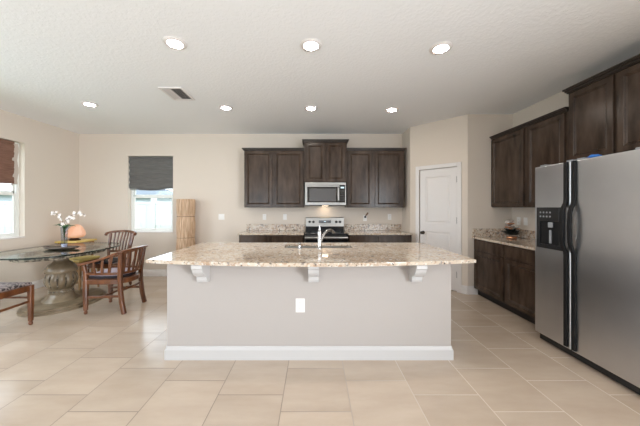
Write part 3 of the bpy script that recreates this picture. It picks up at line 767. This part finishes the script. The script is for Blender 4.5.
# water and ice dispenser: raised bezel around a dark recess
bm = B()
DX0, DX1, DZ0, DZ1 = 0.042, 0.334, 0.965, 1.372
for a, b, c, d in ((DX0, DX0+0.035, DZ0, DZ1), (DX1-0.045, DX1, DZ0, DZ1), (DX0+0.035, DX1-0.045, 1.235, DZ1), (DX0+0.035, DX1-0.045, DZ0, DZ0+0.04)): box(bm, a, b, -0.016, -0.0005, c, d, bev=0.003)
dp = link('dispenser_bezel', bm, M['black'], fd)
bm = B(); box(bm, DX0+0.035, DX1-0.045, -0.003, -0.0006, DZ0+0.04, 1.235); link('dispenser_recess', bm, M['matte_black'], dp)
bm = B(); box(bm, 0.170, 0.220, -0.014, -0.0032, 1.175, 1.225, bev=0.003); box(bm, 0.180, 0.204, -0.012, -0.0032, 1.02, 1.15, bev=0.004); link('dispenser_lever', bm, M['grey_plastic'], dp)
for i in range(4):
    for j in range(2):
        bm = B(); lathe(bm, [(0.009, 0), (0.009, 0.002), (0, 0.0025)], (0.090+i*0.036, -0.0162, 1.282+j*0.040), 12, axis='y', sign=-1); link('dispenser_button', bm, M['grey_plastic'], dp)
for x in (0.345, 0.44, 0.06, 0.87):
    bm = B(); box(bm, x-0.03, x+0.03, 0.03, 0.12, 1.7905, 1.808, bev=0.004); link('hinge_cover', bm, M['grey_plastic'], t)
bm = B()
for k in range(5): bmesh.ops.create_icosphere(bm, subdivisions=2, radius=1, matrix=Matrix.Translation((k*0.018, 0.02*math.sin(k*2), 0.014))@Matrix.Diagonal((0.022, 0.026, 0.013+0.004*(k % 2), 1)))
o = link('folded_cloth', bm, M['blue'], None, True); o.location = (2.40, 2.235, 1.797); o.rotation_euler = (0, 0, 0.9)
tag(o, 'small crumpled blue cloth on top of the refrigerator', 'cloth')

# ---------------------------------------------------------------- outlets and switches
def wall_plate(name, label, cat, loc, rz, kind='outlet', w=0.072, h=0.116, gangs=1, group=None):
    t = thing(name, label, cat, loc, rz, group); W = w+(gangs-1)*0.046
    boxpart('cover_plate', M['plate'], t, -W/2, W/2, -0.006, -0.0005, -h/2, h/2, bev=0.002)
    for g in range(gangs):
        cx = (g-(gangs-1)/2)*0.046
        if kind == 'outlet':
            for dz in (-0.024, 0.024):
                bm = B(); lathe(bm, [(0.015, 0), (0.015, 0.002)], (cx, -0.006, dz), 16, axis='y', sign=-1); s = link('socket', bm, M['plate'], t)
                bm = B()
                for dx in (-0.006, 0.006): box(bm, cx+dx-0.0012, cx+dx+0.0012, -0.0087, -0.0082, dz-0.004, dz+0.006)
                link('slot', bm, M['slot'], s)
        else:
            boxpart('rocker', M['plate'], t, cx-0.016, cx+0.016, -0.010, -0.0062, -0.033, 0.033, bev=0.001)
    return t
z_ = 1.183
wall_plate('wall_outlet', 'white outlet on the island front under the counter', 'outlet', (-0.124, IY, 0.488), 0, h=0.125, w=0.082)
wall_plate('light_switch', 'white switch plate on the back wall beside the wood strip column', 'switch', (-1.853, YB, 1.185), 0, 'switch', gangs=2)
wall_plate('wall_outlet', 'white outlet above the back counter, nearest its window end', 'outlet', (-0.992, YB, z_), 0)
wall_plate('light_switch', 'white switch plate above the back counter, beside the range', 'switch', (-0.581, YB, z_), 0, 'switch')
po = wall_plate('wall_outlet', 'white outlet with a black plug on the wall, pantry side of the range', 'outlet', (1.022, YB, 1.16), 0)
wall_plate('wall_outlet', 'white outlet above the back counter, under the cabinet nearest the pantry', 'outlet', (1.513, YB, z_), 0)
wall_plate('wall_outlet', 'white outlet above the counter beside the refrigerator, nearer the pantry wall', 'outlet', (XR, 4.03, 1.165), R90)
wall_plate('light_switch', 'white switch plate above the counter beside the refrigerator', 'switch', (XR, 3.90, 1.165), R90, 'switch')
t = thing('power_plug', 'black plug and short brown cord in the outlet beside the range', 'plug', (1.022, YB-0.009, 1.184))
boxpart('plug_body', M['black'], t, -0.018, 0.018, -0.03, 0, -0.02, 0.018, bev=0.006)
bm = B(); sweep(bm, [(0.0, -0.02, 0.01), (0.022, -0.024, 0.04), (0.045, -0.022, 0.07), (0.05, -0.02, 0.085)], 0.035, 0.03, round_=True, seg=10, taper=[0.5, 0.8, 1.0, 0.8]); link('cord', bm, M['cord'], t, True)

# ---------------------------------------------------------------- flower arrangement on the side counter
t = thing('flower_arrangement', 'small dark floral arrangement with pale beads beside the refrigerator counter wall', 'flower arrangement', (2.93, 3.90, 0.9145)); t.scale = (1.35, 1.35, 1.3)
bm = B(); lathe(bm, [(0.04, 0), (0.050, 0.008), (0.045, 0.022), (0.036, 0.024), (0.0, 0.018)], seg=24); link('bowl', bm, M['copper'], t, True)
bm = B(); rz = random.Random(3)
for k in range(80):
    a = rz.uniform(0, 2*PI); el = rz.uniform(0.1, 1.2); L = rz.uniform(0.07, 0.13); d = Vector((math.cos(a)*math.cos(el), math.sin(a)*math.cos(el), math.sin(el)))
    p0 = Vector((0, 0, 0.035)); p1 = p0+d*L*0.6; p2 = p0+d*L+Vector((0, 0, -0.01))
    sweep(bm, [p0, p1, p2], 0.032, 0.004, taper=[0.3, 1, 0.15])
link('foliage', bm, M['dark_leaf'], t)
for k in range(20):
    a = rz.uniform(0, 2*PI); r0 = rz.uniform(0.0, 0.055); z0 = rz.uniform(0.06, 0.20)
    bm = B()
    for q in range(5):
        th = q*2*PI/5+a
        bmesh.ops.create_icosphere(bm, subdivisions=1, radius=1, matrix=Matrix.Translation((r0*math.cos(a)+0.013*math.cos(th), r0*math.sin(a)+0.013*math.sin(th), z0))@Matrix.Diagonal((0.013, 0.013, 0.009, 1)))
    link('blossom', bm, M['silver_ball'] if k % 3 else M['copper'], t, True)
bm = B(); bmesh.ops.create_icosphere(bm, subdivisions=3, radius=0.036, matrix=Matrix.Translation((-0.01, 0.03, 0.175))); link('bead_ball', bm, M['silver_ball'], t, True)
bm = B(); sweep(bm, [(0, 0, 0.04), (0.0, 0.02, 0.10), (0.0, 0.03, 0.145)], 0.006, 0.006, round_=True); link('stem', bm, M['stem'], t)

# ---------------------------------------------------------------- strip column by the back wall
t = thing('slatted_column', 'tall round column of pale wood strips tied with cords by the back wall', 'bamboo screen', (-2.46, 5.05, 0))
def rr(z):
    s = (z % 0.40)/0.40
    return 0.150+0.016*math.sin(PI*s)
for s in range(22):
    a = 2*PI*s/22
    bm = B(); pts = []
    for k in range(25):
        z = 0.0+1.53*k/24; r_ = rr(z)
        pts.append((r_*math.cos(a), r_*math.sin(a), z))
    sweep(bm, pts, 0.041, 0.006, up=(math.cos(a), math.sin(a), 0)); link('strip', bm, M['bamboo'], t)
for z in (0.40, 0.80, 1.20):
    bm = B(); lathe(bm, [(0.156, -0.006), (0.160, 0), (0.156, 0.006), (0.152, 0.0), (0.156, -0.006)], (0, 0, z), 32); link('cord', bm, M['cord'], t, True)
bm = B(); lathe(bm, [(0.0, 1.49), (0.142, 1.49), (0.142, 1.505), (0, 1.505)], seg=32); link('lid', bm, M['bamboo'], t)

# ---------------------------------------------------------------- dining table
GX, GY, TZ = -3.73, 3.87, 0.762
t = thing('dining_table', 'oval glass top dining table on a carved urn pedestal', 'dining table', (-3.65, 3.80, 0))
def E(dx, dy, a, b, z0, z1, bev, name, m, n=96):
    bm = B(); prism(bm, ell(dx, dy, a, b, n), z0, z1, bev); return link(name, bm, m, t, True)
gt = None
bm = B(); prism(bm, [(GX+3.65+0.62*math.copysign(abs(math.cos(a))**0.77, math.cos(a)), GY-3.80+0.745*math.copysign(abs(math.sin(a))**0.77, math.sin(a))) for a in [2*PI*i/128 for i in range(128)]], TZ-0.019, TZ, 0.0)
for f in bm.faces:
    f.material_index = 0 if abs(f.normal.z) > 0.5 else 1
bmesh.ops.recalc_face_normals(bm, faces=bm.faces)
for f in bm.faces: f.material_index = 0 if abs(f.normal.z) > 0.5 else 1
link('glass_top', bm, None, t, True, mats=[M['table_glass'], M['glass_edge']])
bm = B(); lathe(bm, [(0.37, 0.690), (0.425, 0.690), (0.43, 0.698), (0.43, 0.736), (0.425, 0.742), (0.37, 0.742), (0.37, 0.690)], (0, 0.03, 0), 96, sy=1.35); ap = link('apron', bm, M['stone_dark'], t, True)
bm = B()
for k in range(110):
    a = 2*PI*k/110
    bmesh.ops.create_icosphere(bm, subdivisions=1, radius=0.009, matrix=Matrix.Translation((0.431*math.cos(a), 0.03+0.582*math.sin(a), 0.716)))
link('beading', bm, M['stone_dark'], ap, True)
bm = B(); box(bm, -0.372, 0.372, -0.02, 0.08, 0.695, 0.735); box(bm, -0.05, 0.05, -0.45, 0.50, 0.696, 0.734); lathe(bm, [(0.13, 0.6681), (0.14, 0.70), (0.0, 0.705)], seg=32); link('support_frame', bm, M['stone'], t)
E(0.07, 0, 0.42, 0.52, 0, 0.030, 0.010, 'plinth', M['stone']); E(0.07, 0, 0.38, 0.48, 0.0302, 0.058, 0.010, 'plinth_step', M['stone'])
bm = B()
lathe(bm, [(0.205, 0.058), (0.200, 0.068), (0.175, 0.085), (0.150, 0.105), (0.135, 0.135), (0.130, 0.145)], seg=96, f=lambda th, r, z: r*(1+0.025*abs(math.cos(5*th))))
link('flared_foot', bm, M['stone'], t, True)
bm = B(); lathe(bm, [(0.128, 0.145), (0.139, 0.150), (0.139, 0.160), (0.133, 0.163), (0.133, 0.200), (0.139, 0.203), (0.139, 0.213), (0.125, 0.218)], seg=96); bd = link('carved_band', bm, M['stone'], t, True)
bm = B()
for k in range(22):
    a = 2*PI*k/22; q = Matrix.Rotation(a, 4, 'Z')@Matrix.Translation((0.135, 0, 0.1815))@Matrix.Diagonal((0.006, 0.014, 0.014 if k % 2 else 0.009, 1))
    bmesh.ops.create_icosphere(bm, subdivisions=2, radius=1, matrix=q)
link('carving', bm, M['stone_dark'], bd, True)
bm = B(); pr = []
for k in range(25):
    f_ = k/24; pr.append((0.110+0.075*math.sin(PI*(0.06+0.80*f_))**0.7, 0.218+0.225*f_))
bm2 = pr
lathe(bm, pr, seg=168, f=lambda th, r, z: r-0.024*(1-abs(math.sin(6*th))**0.5)*min(1, max(0, math.sin(PI*(z-0.218)/0.225))*1.6))
nf = len(bm.faces)
for k in range(12):
    a = 2*PI*k/12
    sweep(bm, [((pr[i][0]-0.012)*math.cos(a), (pr[i][0]-0.012)*math.sin(a), pr[i][1]) for i in range(4, 21, 2)], 0.016, 0.024, round_=True)  # dark ribs in the flutes: groove shade put in as darker stone
bm.faces.ensure_lookup_table()
for i in range(nf, len(bm.faces)): bm.faces[i].material_index = 1
link('fluted_bowl', bm, None, t, True, mats=[M['stone'], M['stone_dark']])
bm = B(); lathe(bm, [(0.15, 0.4431), (0.178, 0.450), (0.184, 0.466), (0.172, 0.510), (0.142, 0.555), (0.100, 0.590), (0.085, 0.605), (0.080, 0.625), (0.080, 0.668)], seg=64); link('urn_shoulder', bm, M['stone'], t, True)

# tray, vase and orchids
TX, TY = -3.70, 3.86
t = thing('serving_tray', 'dark oval tray under the vase on the glass table', 'tray', (TX, TY, TZ+0.0005))
bm = B(); lathe(bm, [(0.14, 0), (0.17, 0.004), (0.21, 0.016), (0.232, 0.026), (0.230, 0.030), (0.21, 0.022), (0.17, 0.0135), (0.0, 0.012)], seg=64, sy=0.62); link('tray_dish', bm, M['tray'], t, True)
bm = B()
for s in (-1, 1): sweep(bm, [(s*0.215, -0.05, 0.026), (s*0.240, -0.03, 0.034), (s*0.246, 0, 0.036), (s*0.240, 0.03, 0.034), (s*0.215, 0.05, 0.026)], 0.010, 0.010, round_=True)
link('tray_handles', bm, M['tray'], t, True)
VX, VY, VZ = -3.665, 3.86, TZ+0.0135
t = thing('glass_vase', 'tall clear glass vase standing on the dark tray', 'vase', (VX, VY, VZ))
bm = B(); lathe(bm, [(0.036, 0), (0.038, 0.006), (0.037, 0.15), (0.044, 0.31), (0.041, 0.31), (0.034, 0.15), (0.034, 0.02), (0.0, 0.02)], seg=40); link('vase_wall', bm, M['vase_glass'], t, True)
bm = B(); lathe(bm, [(0.0, 0.021), (0.032, 0.021), (0.033, 0.06), (0, 0.06)], seg=24); link('pebbles', bm, mat('violet_white_pebbles', (0.55, 0.50, 0.60), 0.3, noise=(40, (0.85, 0.85, 0.9), 0.45, 0.55)), t, True)
oc = thing('orchid_spray', 'white orchid sprays with green leaves standing in the glass vase', 'orchid', (VX, VY, VZ+0.065))
rz = random.Random(11)
def spray(pts, nfl):
    bm = B(); sweep(bm, pts, 0.006, 0.006, round_=True, seg=6); st = link('stem', bm, M['stem'], oc)
    P = [Vector(p) for p in pts]
    for k in range(nfl):
        f = 0.42+0.58*k/(nfl-1); q = f*(len(P)-1); i = min(int(q), len(P)-2); c = P[i].lerp(P[i+1], q-i)+Vector((rz.uniform(-.025, .025), rz.uniform(-.03, .03), rz.uniform(-.02, .025)))
        bm = B(); s = rz.uniform(0.012, 0.019); R = Matrix.Rotation(rz.uniform(-.5, .5), 4, 'Z')@Matrix.Rotation(rz.uniform(-.5, .4), 4, 'X')
        for j in range(5):
            a = 2*PI*j/5+0.3
            bmesh.ops.create_icosphere(bm, subdivisions=2, radius=1, matrix=Matrix.Translation(c)@R@Matrix.Rotation(a, 4, 'Y')@Matrix.Translation((s*0.75, 0, 0))@Matrix.Diagonal((s*0.8, s*0.15, s*0.45, 1)))
        fl = link('flower', bm, M['petal'], oc, True)
        bm = B(); bmesh.ops.create_icosphere(bm, subdivisions=1, radius=s*0.22, matrix=Matrix.Translation(c+R@Vector((0, -s*0.3, 0)))); link('flower_heart', bm, M['petal_heart'], fl, True)
spray([(0, 0, -0.03), (0.0, 0, 0.2), (0.03, 0, 0.33), (0.10, 0.0, 0.41), (0.20, 0, 0.45), (0.31, -0.01, 0.43)], 13)
spray([(0, 0, -0.03), (0.0, 0.01, 0.2), (-0.02, 0, 0.32), (-0.08, 0.02, 0.40), (-0.15, 0.02, 0.44), (-0.20, 0, 0.45)], 10)
spray([(0.01, 0, -0.03), (0.0, -0.01, 0.2), (0.01, -0.02, 0.29), (0.05, -0.03, 0.35), (0.12, -0.03, 0.375)], 7)
for k in range(8):
    a = (0.05, 3.1, 2.8, 0.3, 1.6, 4.4, 5.5, 3.6)[k]; L = 0.17 if k < 3 else 0.10
    bm = B(); d = Vector((math.cos(a), math.sin(a), 0)); b0 = Vector((0, 0, 0.08)); up0 = 0.26+0.01*(k % 3)
    sweep(bm, [b0, Vector((0, 0, up0-0.04))+d*0.01, Vector((0, 0, up0))+d*0.05, Vector((0, 0, up0+0.008))+d*L*0.7, Vector((0, 0, up0-0.005))+d*L], 0.035, 0.005, taper=[0.3, 0.6, 1, 0.8, 0.15]); link('leaf', bm, M['leaf'], oc, True)

# ---------------------------------------------------------------- chairs
def bulb_leg(bm, x, y, top, w=0.050, foot=True):
    sweep(bm, [(x, y, 0.05), (x, y, top*0.5), (x, y, top)], w, w, up=(0, 1, 0), taper=[0.8, 0.95, 1.0])
    lathe(bm, [(0.010, 0), (0.019, 0.008), (0.021, 0.022), (0.014, 0.038), (0.018, 0.048), (0.014, 0.058)], (x, y, 0), 14)
# barrel armchair; local front is -y
t = thing('armchair', 'red-brown slatted barrel armchair with mauve cushion in front of the table', 'chair', (-2.72, 3.60, 0), -PI/2+0.02); t.scale = (1, 1.08, 1)
for s in (-1, 1):
    bm = B(); bulb_leg(bm, s*0.212, -0.205, 0.44)
    sweep(bm, [(s*0.212, -0.205, 0.43), (s*0.215, -0.210, 0.55), (s*0.222, -0.222, 0.622)], 0.036, 0.036, up=(0, 1, 0)); link('leg', bm, M['wood'], t)
    bm = B(); sweep(bm, [(s*0.212, 0.245, 0), (s*0.208, 0.215, 0.15), (s*0.208, 0.20, 0.30), (s*0.208, 0.195, 0.45), (s*0.218, 0.205, 0.62), (s*0.232, 0.225, 0.80)], 0.052, 0.044, up=(0, 1, 0)); link('leg', bm, M['wood'], t)
def dshape(z, k=1.0, n=9, off=0.0):
    """open D path from one front corner round the back to the other"""
    P = [(0.212*k+off, -0.205), (0.214*k+off, -0.05), (0.212*k+off, 0.10)]
    for i in range(1, n):
        a = PI*i/n; P.append(((0.212*k+off)*math.cos(a)**1 if True else 0, 0.10+(0.150+off)*math.sin(a)))
    P += [(-(0.212*k+off), 0.10), (-(0.214*k+off), -0.05), (-(0.212*k+off), -0.205)]
    return [(x, y, z) for x, y in P]
bm = B(); sweep(bm, dshape(0.412), 0.034, 0.062); sweep(bm, [(0.212, -0.205, 0.412), (-0.212, -0.205, 0.412)], 0.034, 0.062)
link('seat_frame', bm, M['wood'], t)
bm = B(); P = [(x*0.95, y*0.95) for x, y, z in dshape(0, off=-0.012)]; prism(bm, P, 0.428, 0.446); link('seat', bm, M['wood'], t)
bm = B(); prism(bm, [(x*0.93, y*0.93) for x, y, z in dshape(0, off=-0.014)], 0.4462, 0.478, 0.008); cu = link('seat_cushion', bm, M['dark_fabric'], t, True)
bm = B(); prism(bm, [(x*0.90, y*0.90) for x, y, z in dshape(0, off=-0.018)], 0.4782, 0.508, 0.010); link('cushion_top', bm, M['cushion'], cu, True)
bm = B(); sweep(bm, dshape(0.515, off=0.006), 0.022, 0.030); link('lower_rail', bm, M['wood'], t)
# top rail from arm tip over the back to the other arm tip
TR = []
for i in range(25):
    u = -1+2*i/24; a = abs(u)
    if a > 0.45:
        k = (a-0.45)/0.55; y = 0.20-0.46*k; z = 0.795-0.155*k**0.9-0.012*math.sin(PI*k); x = 0.250-0.012*k
        TR.append((math.copysign(x, -u), y, z))
    else:
        k = a/0.45; TR.append((math.copysign(0.250*math.sin(k*PI/2), -u), 0.20+0.11*math.cos(k*PI/2), 0.795+0.030*(1-k*k)))
bm = B(); sweep(bm, TR, 0.055, 0.026); link('top_rail', bm, M['wood'], t)
def tr_at(u):
    q = (u+1)/2*24; i = min(int(q), 23); return Vector(TR[i]).lerp(Vector(TR[i+1]), q-i)
DS = [Vector(p) for p in dshape(0.515, off=0.006)]
def ds_at(f):
    L = [0]
    for a, b in zip(DS, DS[1:]): L.append(L[-1]+(b-a).length)
    s = f*L[-1]
    for i in range(len(DS)-1):
        if s <= L[i+1]+1e-9: return DS[i].lerp(DS[i+1], (s-L[i])/(L[i+1]-L[i]))
for f in (0.10, 0.165, 0.23, 0.355, 0.405, 0.455, 0.5, 0.545, 0.595, 0.645, 0.77, 0.835, 0.90):
    b0 = ds_at(f); u = (2*f-1); a0 = tr_at(u)
    mid = (b0+a0)/2
    d = Vector((mid.x, mid.y, 0)).normalized()
    bm = B(); sweep(bm, [b0+Vector((0, 0, -0.005)), mid+d*0.008, a0+Vector((0, 0, -0.006))], 0.030, 0.012, up=tuple(d)); link('slat', bm, M['wood'], t)
for s in (-1, 1):
    bm = B(); sweep(bm, [(s*0.210, -0.205, 0.215), (s*0.208, 0.205, 0.225)], 0.022, 0.030); link('stretcher', bm, M['wood'], t)
bm = B(); sweep(bm, [(-0.205, 0.0, 0.222), (0.205, 0.0, 0.222)], 0.022, 0.024); link('stretcher', bm, M['wood'], t)
bm = B(); sweep(bm, [(-0.205, 0.205, 0.30), (0, 0.225, 0.30), (0.205, 0.205, 0.30)], 0.022, 0.028); link('stretcher', bm, M['wood'], t)

def side_chair(label, loc, rz, fabric, H=0.94, seat=0.465):
    t = thing('dining_chair', label, 'chair', loc, rz)
    for s in (-1, 1):
        bm = B(); bulb_leg(bm, s*0.200, -0.20, seat); link('leg', bm, M['wood'], t)
        bm = B(); sweep(bm, [(s*0.180, 0.245, 0.02), (s*0.180, 0.215, 0.20), (s*0.185, 0.20, seat), (s*0.195, 0.225, 0.70), (s*0.210, 0.285, H-0.02)], 0.042, 0.032, up=(0, 1, 0))
        lathe(bm, [(0.010, 0), (0.018, 0.008), (0.019, 0.02), (0.013, 0.034)], (s*0.180, 0.247, 0), 12); link('leg', bm, M['wood'], t)
    bm = B()
    for a, b in (((-0.2, -0.2), (0.2, -0.2)), ((0.2, -0.2), (0.187, 0.2)), ((0.187, 0.2), (-0.187, 0.2)), ((-0.187, 0.2), (-0.2, -0.2))): sweep(bm, [(*a, seat-0.032), (*b, seat-0.032)], 0.030, 0.068)
    link('seat_frame', bm, M['wood'], t)
    bm = B(); prism(bm, [(-0.205, -0.21), (0.205, -0.21), (0.185, 0.19), (-0.185, 0.19)], seat+0.0, seat+0.035, 0.012); link('seat_cushion', bm, fabric, t, True)
    for s in (-1, 1):
        bm = B(); sweep(bm, [(s*0.198, -0.20, 0.28), (s*0.182, 0.212, 0.27)], 0.020, 0.026); link('stretcher', bm, M['wood'], t)
    bm = B(); sweep(bm, [(-0.195, -0.198, 0.32), (0.195, -0.198, 0.32)], 0.018, 0.022); link('stretcher', bm, M['wood'], t)
    bm = B(); sweep(bm, [(-0.185, 0.225, 0.60), (0, 0.245, 0.60), (0.185, 0.225, 0.60)], 0.022, 0.035); link('lower_rail', bm, M['wood'], t)
    bm = B()
    pts = [(-0.262, 0.235, H-0.045), (-0.268, 0.255, H-0.020), (-0.235, 0.285, H-0.004)] + [(x, 0.285+0.05*(1-(x/0.2)**2), H+0.004+0.012*(1-(x/0.2)**2)) for x in (-0.18, -0.09, 0, 0.09, 0.18)] + [(0.235, 0.285, H-0.004), (0.268, 0.255, H-0.020), (0.262, 0.235, H-0.045)]
    sweep(bm, pts, 0.040, 0.038); link('crest_rail', bm, M['wood'], t)
    for k in range(6):
        x = -0.14+k*0.056; y1 = 0.285+0.05*(1-(x/0.2)**2)
        bm = B(); sweep(bm, [(x*0.95, 0.243-0.3*x*x, 0.605), (x, 0.275-0.3*x*x, 0.76), (x*1.04, y1, H-0.005)], 0.026, 0.012, up=(0, 1, 0)); link('slat', bm, M['wood'], t)
    return t
side_chair('red-brown dining chair with scrolled crest rail on the far side of the table', (-3.44, 4.42, 0), -0.04, M['dark_fabric'], 0.93)
side_chair('red-brown dining chair with patterned black and ivory seat, cut by the picture edge', (-3.512, 2.875, 0), PI, M['pattern'], 0.94)

# stool with a yellow seat under the far side of the glass
t = thing('stool', 'golden wood stool with yellow seat tucked under the glass table', 'stool', (-3.88, 4.36, 0)); t.scale = (0.84, 0.82, 1)
for sx in (-1, 1):
    for sy in (-1, 1):
        bm = B(); sweep(bm, [(sx*0.185, sy*0.225, 0.0), (sx*0.175, sy*0.215, 0.10), (sx*0.185, sy*0.225, 0.30), (sx*0.175, sy*0.215, 0.47)], 0.034, 0.034, up=(0, 1, 0), taper=[0.8, 0.7, 1.2, 1.1]); link('leg', bm, M['goldwood'], t, True)
bm = B()
for q in ((-.19, .19, -.235, -.215), (-.19, .19, .215, .235), (-.195, -.175, -.215, .215), (.175, .195, -.215, .215)): box(bm, *q, 0.44, 0.50)
link('seat_frame', bm, M['goldwood'], t)
bm = B(); box(bm, -0.21, 0.21, -0.25, 0.25, 0.5005, 0.54, bev=0.015); link('seat_pad', bm, M['yellow'], t, True)
# yellow side table in the corner with the shell lamp
t = thing('side_table', 'yellow side table standing in the corner behind the dining table', 'side table', (-4.43, 4.91, 0))
boxpart('tabletop', M['yellow'], t, -0.20, 0.20, -0.22, 0.22, 0.735, 0.765, bev=0.006)
bm = B()
for q in ((-.17, .17, -.19, -.17), (-.17, .17, .17, .19), (-.17, -.15, -.17, .17), (.15, .17, -.17, .17)): box(bm, *q, 0.66, 0.7345)
link('apron', bm, M['goldwood'], t)
for sx in (-1, 1):
    for sy in (-1, 1):
        bm = B(); sweep(bm, [(sx*0.150, sy*0.165, 0.0), (sx*0.150, sy*0.165, 0.66)], 0.036, 0.036, up=(0, 1, 0), taper=[0.7, 1.1]); link('leg', bm, M['goldwood'], t)
boxpart('lower_shelf', M['goldwood'], t, -0.135, 0.135, -0.15, 0.15, 0.20, 0.22)
t = thing('shell_lamp', 'peach shell-shaped lamp on the yellow side table', 'lamp', (-4.44, 4.88, 0.7655))
bm = B(); lathe(bm, [(0.095, 0), (0.10, 0.012), (0.075, 0.028), (0.06, 0.040)], seg=28, sy=0.7); link('lamp_base', bm, M['knob'], t, True)
bm = B()
prf = [(0.05, 0.0405), (0.13, 0.055), (0.165, 0.085), (0.17, 0.12), (0.150, 0.17), (0.118, 0.22), (0.085, 0.26), (0.05, 0.285), (0.0, 0.295)]
lathe(bm, prf, seg=60, sy=0.6, f=lambda th, r, z: r*(1+0.035*math.cos(14*th)))
for v in bm.verts: v.co.x += (v.co.z-0.04)*0.18
link('lamp_shade', bm, M['shell'], t, True)
